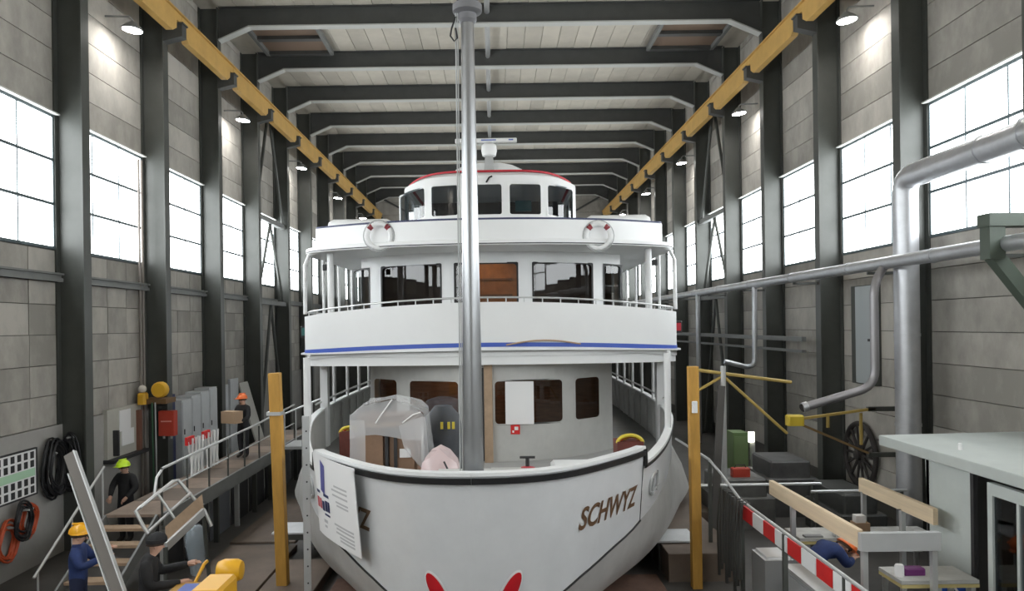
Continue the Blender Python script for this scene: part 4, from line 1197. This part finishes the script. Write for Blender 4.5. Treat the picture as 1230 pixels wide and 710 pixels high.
MB().box(8.93,8.95,17.62,18.5,-1.52,.83).build('cupboard_door', mat('door_bluegrey',(.38,.41,.42),.55), t)
MB().box(8.90,8.93,17.75,17.85,-.5,-.44).build('handle', dk_m, t)
t = thing('steel_bracket', 'dark green steel bracket with diagonal strut jutting from the column near the cabin roof', 'bracket', (8.5, 11.6, .4))
MB().box(7.60,8.49,11.45,11.75,1.42,1.62).build('arm', dkgreen, t)
MB().box(7.62,7.86,11.48,11.72,.92,1.42).build('drop_plate', dkgreen, t)
MB().bar((7.74,11.6,1.0),(8.40,11.6,.15),.2,.2,(0,1,0)).build('strut', dkgreen, t)
# yellow jib bracket
y = 17.0
t = thing('wall_jib', 'small yellow jib arm with yellow end block fixed to the duct wall', 'jib', (8.6, y, -3.1))
MB().bar((8.62,y,-2.0),(6.85,y,-2.22),.05,.10,(0,1,0)).build('top_arm', yellow_br, t)
MB().bar((8.55,y,-3.05),(6.85,y,-2.30),.05,.07,(0,1,0)).build('lower_arm', mat('jib_brown',(.22,.14,.06),.6), t)
for x in (7.55, 8.3): MB().bar((x,y,-2.1),(x,y,-2.05-(x-6.85)*.53),.05,.06,(0,1,0)).build('upright', yellow_br, t)
MB().cbox(6.62,6.98,y-.12,y+.12,-2.36,-2.12,.03).build('end_block', mat('jib_yellow',(.65,.48,.04),.5), t)
for z in (-2.06,-3.1): MB().box(8.45,9.1,y-.05,y+.05,z,z+.1).build('wall_fixing', steel_dk, t)
# wagon wheel
c = Vector((8.98, 18.45, -3.30)); R_ = .82
t = thing('wagon_wheel', 'old dark spoked wagon wheel hanging flat on the duct wall', 'wheel', (c.x, c.y, c.z-R_))
MB().tube([(c.x,c.y+(R_-.06)*math.cos(2*PI*k/36),c.z+(R_-.06)*math.sin(2*PI*k/36)) for k in range(36)], .065, 8, closed=True).build('rim', wheel_m, t, smooth=50)
m = MB(); m.lathe([(.08,-.14),(.13,-.1),(.13,.06),(.10,.1)], 14, tuple(c), 'X'); m.build('hub', wheel_m, t, smooth=40)
for k in range(14):
    a = 2*PI*k/14
    MB().tube([(c.x,c.y+.1*math.cos(a),c.z+.1*math.sin(a)),(c.x,c.y+.76*math.cos(a),c.z+.76*math.sin(a))], [.04,.03], 6).build('spoke', wheel_m, t)

# cabin in the corner
t = thing('grey_cabin', 'pale grey control cabin with flat overhanging roof and glazed door', 'cabin', (7.8, 10.0, FL))
MB().prism([(6.55,-2.13),(9.0,-2.13),(9.0,-1.93),(6.55,-1.96)], 7.4, 12.8, 'Y').build('roof', ltgrey_m, t, bevel=.015)
MB().prism([(10.62,FL),(11.62,FL),(11.72,-2.13),(10.62,-2.13)], 6.72, 6.80, 'X').build('corner_panel', ltgrey_m, t)
MB().box(6.72,8.9,11.62,11.70,FL,-2.13).build('rear_wall', mat('cabin_inside',(.10,.10,.10),.7), t)
MB().box(6.72,6.78,10.55,10.62,FL,-2.13).build('jamb', dk_m, t)
dr = MB()
for (a,b,c_,d_) in ((10.0,10.10,FL,-2.2),(9.0,9.1,FL,-2.2),(9.1,10.0,-2.36,-2.2),(9.1,10.0,FL,FL+.2)): dr.box(6.62,6.70,a,b,c_,d_)
dro = dr.build('door', ltgrey_m, t)
MB().box(6.65,6.67,9.1,10.0,FL+.2,-2.36).build('door_pane', cabglass, dro)
MB().box(6.63,6.69,9.50,9.55,FL+.2,-2.36).build('door_bar', ltgrey_m, dro)
MB().box(6.705,6.72,10.75,11.3,-4.15,-3.75).build('blue_sign', signblue, t)
MB().tube([(6.7,10.8,-4.0),(6.7,11.0,-3.92)], .02, 6).build('sign_mark', paper_m, t)
MB().lathe([(.03,-1.96),(.03,-1.86),(.01,-1.85)], 8, (6.95,11.2,0)).build('roof_peg', paper_m, t)

# timber-topped frame
t = thing('timber_frame', 'grey steel frame on posts with two pale timber beams on top', 'frame', (5.8, 11.5, FL))
zt = -2.90
MB().bar((4.83,9.95,zt),(4.83,13.15,zt),.07,.24,(0,0,1)).build('timber_beam', timber, t)
MB().bar((6.45,11.0,zt),(6.45,13.25,zt),.07,.24,(0,0,1)).build('timber_beam', timber, t)
MB().box(4.80,5.86,9.87,9.97,zt-.15,zt+.09).build('cross_beam', grey_m, t)
for (x,y) in ((4.88,9.95),(4.83,12.2),(6.45,11.9),(5.8,9.95),(6.45,13.15)):
    MB().box(x-.035,x+.035,y-.035,y+.035,FL,zt-.1).build('post', alu, t)
# work tables
def table(x0,x1,y0,y1,zt,label):
    t = thing('work_table', label, 'table', ((x0+x1)/2,(y0+y1)/2,FL))
    MB().box(x0,x1,y0,y1,zt-.05,zt).build('table_top', mat('table_offwhite',(.50,.50,.48),.6,var=.15,scale=4), t)
    MB().box(x0,x1,y0-.005,y1,zt-.10,zt-.055).build('edge_strip', mat('table_yellow',(.60,.50,.22),.6), t)
    for x in (x0+.06,x1-.06):
        for y in (y0+.06,y1-.06): MB().box(x-.03,x+.03,y-.03,y+.03,FL,zt-.1).build('leg', alu, t)
    return t
table(5.0,7.3,12.35,13.0,-3.58,'long white work table behind the bending worker')
table(5.45,6.5,10.1,10.7,-3.52,'white work table with yellow edge below the grey cross beam')
table(5.3,6.4,9.0,9.6,-3.9,'low white work table beside the blue sign')
# small things on the tables
o = MB().cbox(5.60,5.90,10.3,10.45,-3.52,-3.42,.02).build('purple_case', mat('purple',(.16,.03,.16),.5)); tag(o, 'small purple case on the table with the yellow edge', 'case')
o = MB().lathe([(.06,-3.52),(.06,-3.38),(.05,-3.36)],12,(5.53,10.3,0)).build('white_mug', paper_m, smooth=40); tag(o, 'white mug on the table by the bending worker', 'mug')
for i in range(4):
    o = MB().cbox(5.1+i*.5,5.4+i*.5,12.38,12.5,-3.58,-3.55+.03*(i%2),.005).build('tool_tray', mat('tray_grey%d'%(i%2),(.25+.2*(i%2),)*3,.5)); tag(o, 'flat metal tray lying on the long white work table', 'tray', 'trays on the long table')
# grey benches along the barrier
t = thing('metal_bench', 'grey sheet metal cabinet with pale top along the red and white barrier', 'cabinet', (4.4, 9.6, FL))
MB().box(4.22,4.75,8.2,10.9,FL,-3.58).build('body', grey_m, t)
MB().box(4.18,4.8,8.15,10.95,-3.58,-3.54).build('top', alu, t)
MB().box(4.20,4.22,9.0,9.9,FL+.1,-3.65).build('door', mat('bench_door',(.46,.47,.48),.45), t)
MB().box(4.20,4.22,9.95,10.85,FL+.1,-3.65).build('door', mat('bench_door',(.46,.47,.48),.45), t)
t = thing('lidded_crate', 'grey crate with white lid beside the barrier end', 'crate', (4.35, 11.9, FL))
MB().box(4.15,4.6,11.6,12.2,FL,-3.7).build('crate_body', alu, t)
MB().box(4.2,4.55,11.65,12.15,-3.7,-3.66).build('crate_lid', paper_m, t)
# barrier
t = thing('barrier_rail', 'red and white striped barrier rail with tube handrail along the dock edge', 'barrier', (4.0, 10.5, FL))
n = 9
for i in range(n):
    y0 = 12.1-i*.46
    MB().box(3.98,4.02,y0-.44,y0,-3.18,-2.96).build('stripe_board', box_red if False else (signred if i%2==0 else paper_m), t)
MB().tube([(3.98,16.5,-2.55),(3.98,14.0,-2.55),(3.98,13.2,-2.68),(3.98,12.2,-2.9),(3.98,8,-2.93)], .025, 7).build('handrail', alu, t, smooth=60)
for y in (14.0,12.2,10.4,8.6): MB().box(3.97,4.03,y-.03,y+.03,FL,-2.6 if y>13 else -2.95).build('post', steel_dk, t)
# rails across behind the frame
t = thing('cross_handrail', 'pale tube handrail crossing in front of the duct wall columns', 'handrail', (6, 15.2, FL))
MB().tube([(4.0,15.2,-3.30),(6.6,15.2,-3.30)], .03, 7).build('tube_rail', alu, t)
MB().tube([(6.1,14.5,-3.30),(7.95,14.5,-3.30)], .03, 7).build('tube_rail', alu, t)
for x,y in ((4.4,15.2),(6.4,15.2),(6.2,14.5),(7.85,14.5)): MB().box(x-.025,x+.025,y-.025,y+.025,FL,-3.3).build('post', steel_dk, t)
# dark machinery against the wall
def machine(x0,x1,y0,y1,zt,label,m_=dk_m):
    t = thing('machine_tool', label, 'machine', ((x0+x1)/2,(y0+y1)/2,FL))
    MB().cbox(x0,x1,y0,y1,FL,zt-.4,.03).build('base', m_, t)
    MB().cbox(x0+.1,x1-.15,y0+.1,y1-.2,zt-.4,zt,.04).build('head', m_, t)
    MB().tube([(x0+.2,y0+.02,zt-.6),(x0+.2,y0-.12,zt-.6)], .05, 8).build('handle', grey_m, t)
machine(7.0,7.95,15.2,17.0,-3.55,'dark machine tool standing below the wagon wheel', mat('machine_dark',(.06,.062,.06),.5,var=.3))
machine(6.4,7.6,17.6,19.2,-3.3,'dark grey machine tool behind the cross handrail', mat('machine_grey',(.10,.10,.10),.5,var=.3))
machine(4.9,6.2,16.6,18.2,-3.5,'low grey machine tool beyond the barrier', mat('machine_mid',(.13,.13,.125),.5,var=.3))
# green locker, work lamp and silver pole
t = thing('green_locker', 'green metal locker beside the pole with the work lamp', 'locker', (6.6,20.6,FL))
MB().box(6.45,6.85,20.3,20.9,FL,-3.0).build('body', green_m, t)
MB().box(6.48,6.82,20.28,20.3,FL+.1,-3.1).build('door', mat('locker_green',(.20,.29,.13),.5), t)
t = thing('work_lamp', 'small lit work lamp on a grey post near the green locker', 'lamp', (7.1,20.6,FL))
MB().box(6.96,7.1,20.55,20.62,-3.3,-3.02).build('lamp_glow', tube_glow, t)
MB().box(7.02,7.06,20.62,20.68,-3.8,-3.3).box(7.05,7.15,20.62,20.72,FL,-3.02).build('post', grey_m, t)
t = thing('silver_pole', 'tall silver pole with diagonal arms standing behind the yellow post', 'pole', (4.65,15.4,FL))
MB().tube([(4.70,15.4,FL),(4.70,15.4,-.9)], .06, 10).build('shaft', alu, t, smooth=60)
MB().tube([(4.70,15.4,-1.1),(4.0,15.4,-1.5)], .03, 6).build('arm', yellow_br, t)
MB().tube([(4.70,15.4,-1.1),(6.0,15.4,-2.3)], .03, 6).build('arm', yellow_br, t)
MB().tube([(4.0,15.4,-.95),(6.1,15.4,-1.25)], .035, 6).build('arm', yellow_br, t)
MB().bar((4.65,15.35,-1.3),(4.3,14.9,FL),.14,.06,(0,1,0)).build('slanted_brace', mat('brace_dark',(.07,.065,.06),.6), t)
t = thing('coiled_hoses', 'dark grey hoses hanging over the barrier handrail', 'hose', (3.95,12.5,FL))
for i in range(9):
    y = 11.9+i*.14
    MB().tube([(4.03,y,-2.9),(3.9,y,-2.87),(3.86,y+.03*math.sin(i),-3.5),(3.88,y+.05,-4.1-.3*((i*7)%3)/2)], .03, 6).build('hose', mat('hose_grey',(.055,.055,.05),.6), t, smooth=60)

# ------------------------------------------------------------------ people
def person(name, label, loc, rotz, J, mats_, scale=1.0, hat=None, hat_m=None, facing=(0,1,0)):
    """J overrides joints of a standing figure facing +Y; one continuous skinned body"""
    P = dict(pel=(0,0,.96), waist=(0,.01,1.10), chest=(0,.01,1.32), neck=(0,.01,1.49), head=(0,.03,1.58), crown=(0,.03,1.67),
             sl=(-.17,0,1.42), el=(-.25,-.03,1.15), wl=(-.25,.10,.92), sr=(.17,0,1.42), er=(.25,-.03,1.15), wr=(.25,.10,.92),
             hl=(-.09,0,.90), kl=(-.10,.02,.50), al=(-.10,-.02,.09), tl=(-.11,.15,.04), hr=(.09,0,.90), kr=(.10,.02,.50), ar=(.10,-.02,.09), tr=(.11,.15,.04))
    P.update(J)
    Rr = dict(pel=.165, waist=.16, chest=.185, neck=.062, head=.09, crown=.078, sl=.10, el=.075, wl=.048, sr=.10, er=.075, wr=.048,
              hl=.11, kl=.082, al=.06, tl=.05, hr=.11, kr=.082, ar=.06, tr=.045)
    E = [('pel','waist'),('waist','chest'),('chest','neck'),('neck','head'),('head','crown'),('chest','sl'),('sl','el'),('el','wl'),('chest','sr'),('sr','er'),('er','wr'),
         ('pel','hl'),('hl','kl'),('kl','al'),('al','tl'),('pel','hr'),('hr','kr'),('kr','ar'),('ar','tr')]
    keys = list(P); idx = {k:i for i,k in enumerate(keys)}
    me = bpy.data.meshes.new('skeleton'); me.from_pydata([P[k] for k in keys], [(idx[a],idx[b]) for a,b in E], [])
    ob = bpy.data.objects.new('skeleton', me); COL.objects.link(ob)
    sk = ob.modifiers.new('skin', 'SKIN'); sk.use_smooth_shade = True; sk.branch_smoothing = .6
    for k in keys:
        d_ = me.skin_vertices[0].data[idx[k]]; d_.radius = (Rr[k], Rr[k]*(.85 if k in ('pel','waist','chest') else 1)); d_.use_root = (k == 'pel')
    ss = ob.modifiers.new('sub', 'SUBSURF'); ss.levels = 1; ss.render_levels = 1
    dg = bpy.context.evaluated_depsgraph_get(); dg.update()
    ev = ob.evaluated_get(dg); em = ev.to_mesh()
    vs_ = [v.co.copy() for v in em.vertices]; fs2 = [tuple(p.vertices) for p in em.polygons]
    ev.to_mesh_clear(); bpy.data.objects.remove(ob); bpy.data.meshes.remove(me)
    seg = [(Vector(P[a]),Vector(P[b]), {'neck':2,'head':2}.get(a, 0 if b in ('waist','chest','neck','sl','sr','el','er','wl','wr') else (3 if b in ('tl','tr') else 1))) for a,b in E]
    def near(c):
        best = (9,0)
        for a,b,mi in seg:
            ab = b-a; q = max(0,min(1,(c-a).dot(ab)/ab.length_squared)); d_ = (c-(a+ab*q)).length
            if d_ < best[0]: best = (d_, mi)
        return best[1]
    mb = MB(); mb.add(vs_, fs2); mb.m = [near(sum((vs_[i] for i in f), Vector())/len(f)) for f in fs2]
    # face
    mb.mi = 2
    hd = Vector(P['head']); fw = Vector(facing).normalized(); upv = (Vector(P['crown'])-hd).normalized(); sx = fw.cross(upv).normalized()
    fc = hd+fw*.085
    mb.add([fc+upv*.02+fw*.0,fc-upv*.03+sx*.018,fc-upv*.03-sx*.018,fc-upv*.025+fw*.03],[(0,1,3),(0,3,2),(1,2,3)])
    for k_ in (-1,1):
        e_ = hd+sx*.092*k_; mb.sphere(tuple(e_), .022, 6, 4)
    mb.mi = 4
    for k_ in (-1,1): mb.sphere(tuple(hd+fw*.082+sx*.032*k_+upv*.018), .011, 6, 4)
    mb.add([fc-upv*.055+sx*.025,fc-upv*.055-sx*.025,fc-upv*.062-sx*.02,fc-upv*.062+sx*.02],[(0,1,2,3)])
    # hands
    mb.mi = 2
    for w_, e_ in (('wl','el'),('wr','er')):
        wv = Vector(P[w_]); d_ = (wv-Vector(P[e_])).normalized()
        side_ = d_.cross(Vector((0,0,1)));
        if side_.length < .1: side_ = Vector((0,1,0))
        side_.normalize(); nrm = side_.cross(d_).normalized()
        pe = wv+d_*.10
        mb.tube([wv-d_*.01, wv+d_*.04, pe], [.034,.042,.036], 8)
        for q_, ln in ((-.028,.065),(-.009,.078),(.010,.074),(.028,.058)):
            b0 = pe+side_*q_-d_*.01; b1 = b0+d_*ln*.55; b2 = b1+(d_*.6-nrm*.8).normalized()*ln*.5
            mb.tube([b0,b1,b2], [.0095,.009,.007], 6)
        th0 = wv+d_*.04+side_*.035; mb.tube([th0, th0+(d_*.6+side_*.6).normalized()*.035, th0+d_*.07+side_*.025-nrm*.02], [.012,.011,.008], 6)
    mb.v = [(x*scale,y*scale,z*scale) for x,y,z in mb.v]
    t = thing(name, label, 'person', loc, local=True); t.rotation_euler.z = rotz
    mb.build('body', list(mats_)+[mat('eye_dark',(.02,.015,.012),.4)], t, smooth=60)
    crown = (hd+upv*.075)*scale
    def orient(m2):
        B2 = Matrix((sx, fw, upv)).transposed()
        m2.v = [tuple(crown+B2@Vector(p)) for p in m2.v]; return m2
    hair = MB().sphere((0,-.012,-.03), .108*scale, 14, 6, 1, 1.05, 1.0, z0=-.25); orient(hair).build('hair', hair_m, t, smooth=60)
    if hat == 'helmet':
        hm = MB().sphere((0,0,.0), .135*scale, 16, 6, 1, 1.15, .95, z0=0.0); hm.lathe([(.13,-.012),(.155,-.008),(.15,.004),(.12,.012)], 16, (0,.015,0))
        ho = orient(hm).build('helmet', hat_m, t, smooth=50)
        br = MB().box(-.085,.085,.12,.21,-.012,-.002); orient(br).build('helmet_peak', hat_m, ho)
        rg = MB().box(-.02,.02,-.10,.10,.118*scale,.14*scale); orient(rg).build('helmet_ridge', hat_m, ho)
    elif hat == 'cap':
        hm = MB().sphere((0,0,-.01), .125*scale, 16, 6, 1, 1.08, .95, z0=-.1); ho = orient(hm).build('knit_cap', hat_m, t, smooth=50)
        cu = MB().lathe([(.115,-.03),(.135,-.025),(.135,.025),(.12,.03)], 16, (0,0,0)); orient(cu).build('cap_cuff', hat_m, ho, smooth=50)
    return t
blk = (coat_bk, mat('dark_trousers',(.02,.021,.025),.85), skin_m, boot_m)
blu = (coat_bl, mat('navy_trousers',(.014,.02,.055),.85), skin_m, boot_m)
# yellow helmet, blue jacket, reaching towards the leaning profile
person('person', 'worker in blue jacket and yellow helmet reaching towards the leaning steel profile', (-6.12, 10.95, FL), -PI*.42,
       dict(el=(-.24,.12,1.22), wl=(-.14,.36,1.34), er=(.26,.10,1.20), wr=(.14,.36,1.30)), blu, 1.0, 'helmet', helm_y)
# lime helmet
person('person', 'worker in black jacket and lime yellow helmet standing by the pale wall cabinet', (-8.05, 16.3, FL), PI*.92,
       dict(el=(-.30,.05,1.17), wl=(-.20,.22,1.0), er=(.30,.05,1.17), wr=(.20,.22,1.0), head=(0,.06,1.57), crown=(0,.07,1.66)), blk, 1.02, 'helmet', helm_l)
# black cap at the truck
person('person', 'worker in black jacket and dark knit cap with hands on the yellow truck', (-4.74, 10.15, FL), -PI*.40,
       dict(el=(-.30,.12,1.18), wl=(-.16,.50,1.28), er=(.30,.05,1.16), wr=(.16,.42,1.14), waist=(0,.02,1.12), chest=(0,.05,1.34), neck=(0,.08,1.51), head=(0,.11,1.60), crown=(0,.12,1.69)), blk, 1.04, 'cap', coat_bk)
# orange helmet with box on the walkway
person('person', 'worker in black clothes and orange helmet carrying a cardboard box on the walkway', (-6.48, 19.3, WZ), PI*.86,
       dict(el=(-.26,.08,1.12), wl=(-.18,.30,1.06), er=(.26,.08,1.12), wr=(.18,.30,1.06)), blk, .93, 'helmet', helm_o)
t = thing('cardboard_box', 'brown cardboard box carried by the worker on the walkway', 'box', (-6.66, 18.98, WZ+.94))
t.rotation_euler.z = PI*.86
BASE[t.name] = Vector((0,0,0))
MB().box(-.23,.23,-.14,.14,0,.30).build('carton', card_m, t)
MB().box(-.235,.235,-.02,.02,.298,.304).build('tape', mat('tape',(.55,.42,.28),.5), t)
# bending worker on the right
person('person', 'worker in dark blue jacket and orange helmet bending over the work table', (4.80, 11.25, FL), -PI*.42,
       dict(pel=(0,-.12,.90), waist=(0,-.02,1.03), chest=(0,.18,1.10), neck=(0,.34,1.11), head=(0,.43,1.09), crown=(0,.50,1.12), sl=(-.17,.22,1.13), sr=(.17,.22,1.13),
            el=(-.24,.32,.92), wl=(-.12,.50,.96), er=(.24,.32,.92), wr=(.12,.50,.97), hl=(-.09,-.14,.85), hr=(.09,-.14,.85), kl=(-.1,.0,.48), kr=(.1,.0,.48)), blu, 1.06, 'helmet', helm_o, facing=(0,.75,-.66))

c = pix(1035, 632, 12.6)
t = thing('small_carton', 'small open carton with white paper on the long white work table', 'carton', (c.x, 12.65, -3.58))
MB().box(c.x-.12,c.x+.12,12.55,12.75,-3.58,-3.40).build('carton_body', card_m, t)
MB().box(c.x-.10,c.x+.06,12.58,12.72,-3.40,-3.28).build('paper_roll', paper_m, t)
t = thing('red_toolbox', 'small red toolbox on the low grey machine beyond the barrier', 'toolbox', (5.5,17.0,-3.5))
MB().cbox(5.35,5.75,16.9,17.1,-3.5,-3.3,.02).build('box_body', box_red, t)
MB().tube([(5.42,17,-3.3),(5.45,17,-3.24),(5.65,17,-3.24),(5.68,17,-3.3)], .012, 6).build('handle', dk_m, t)
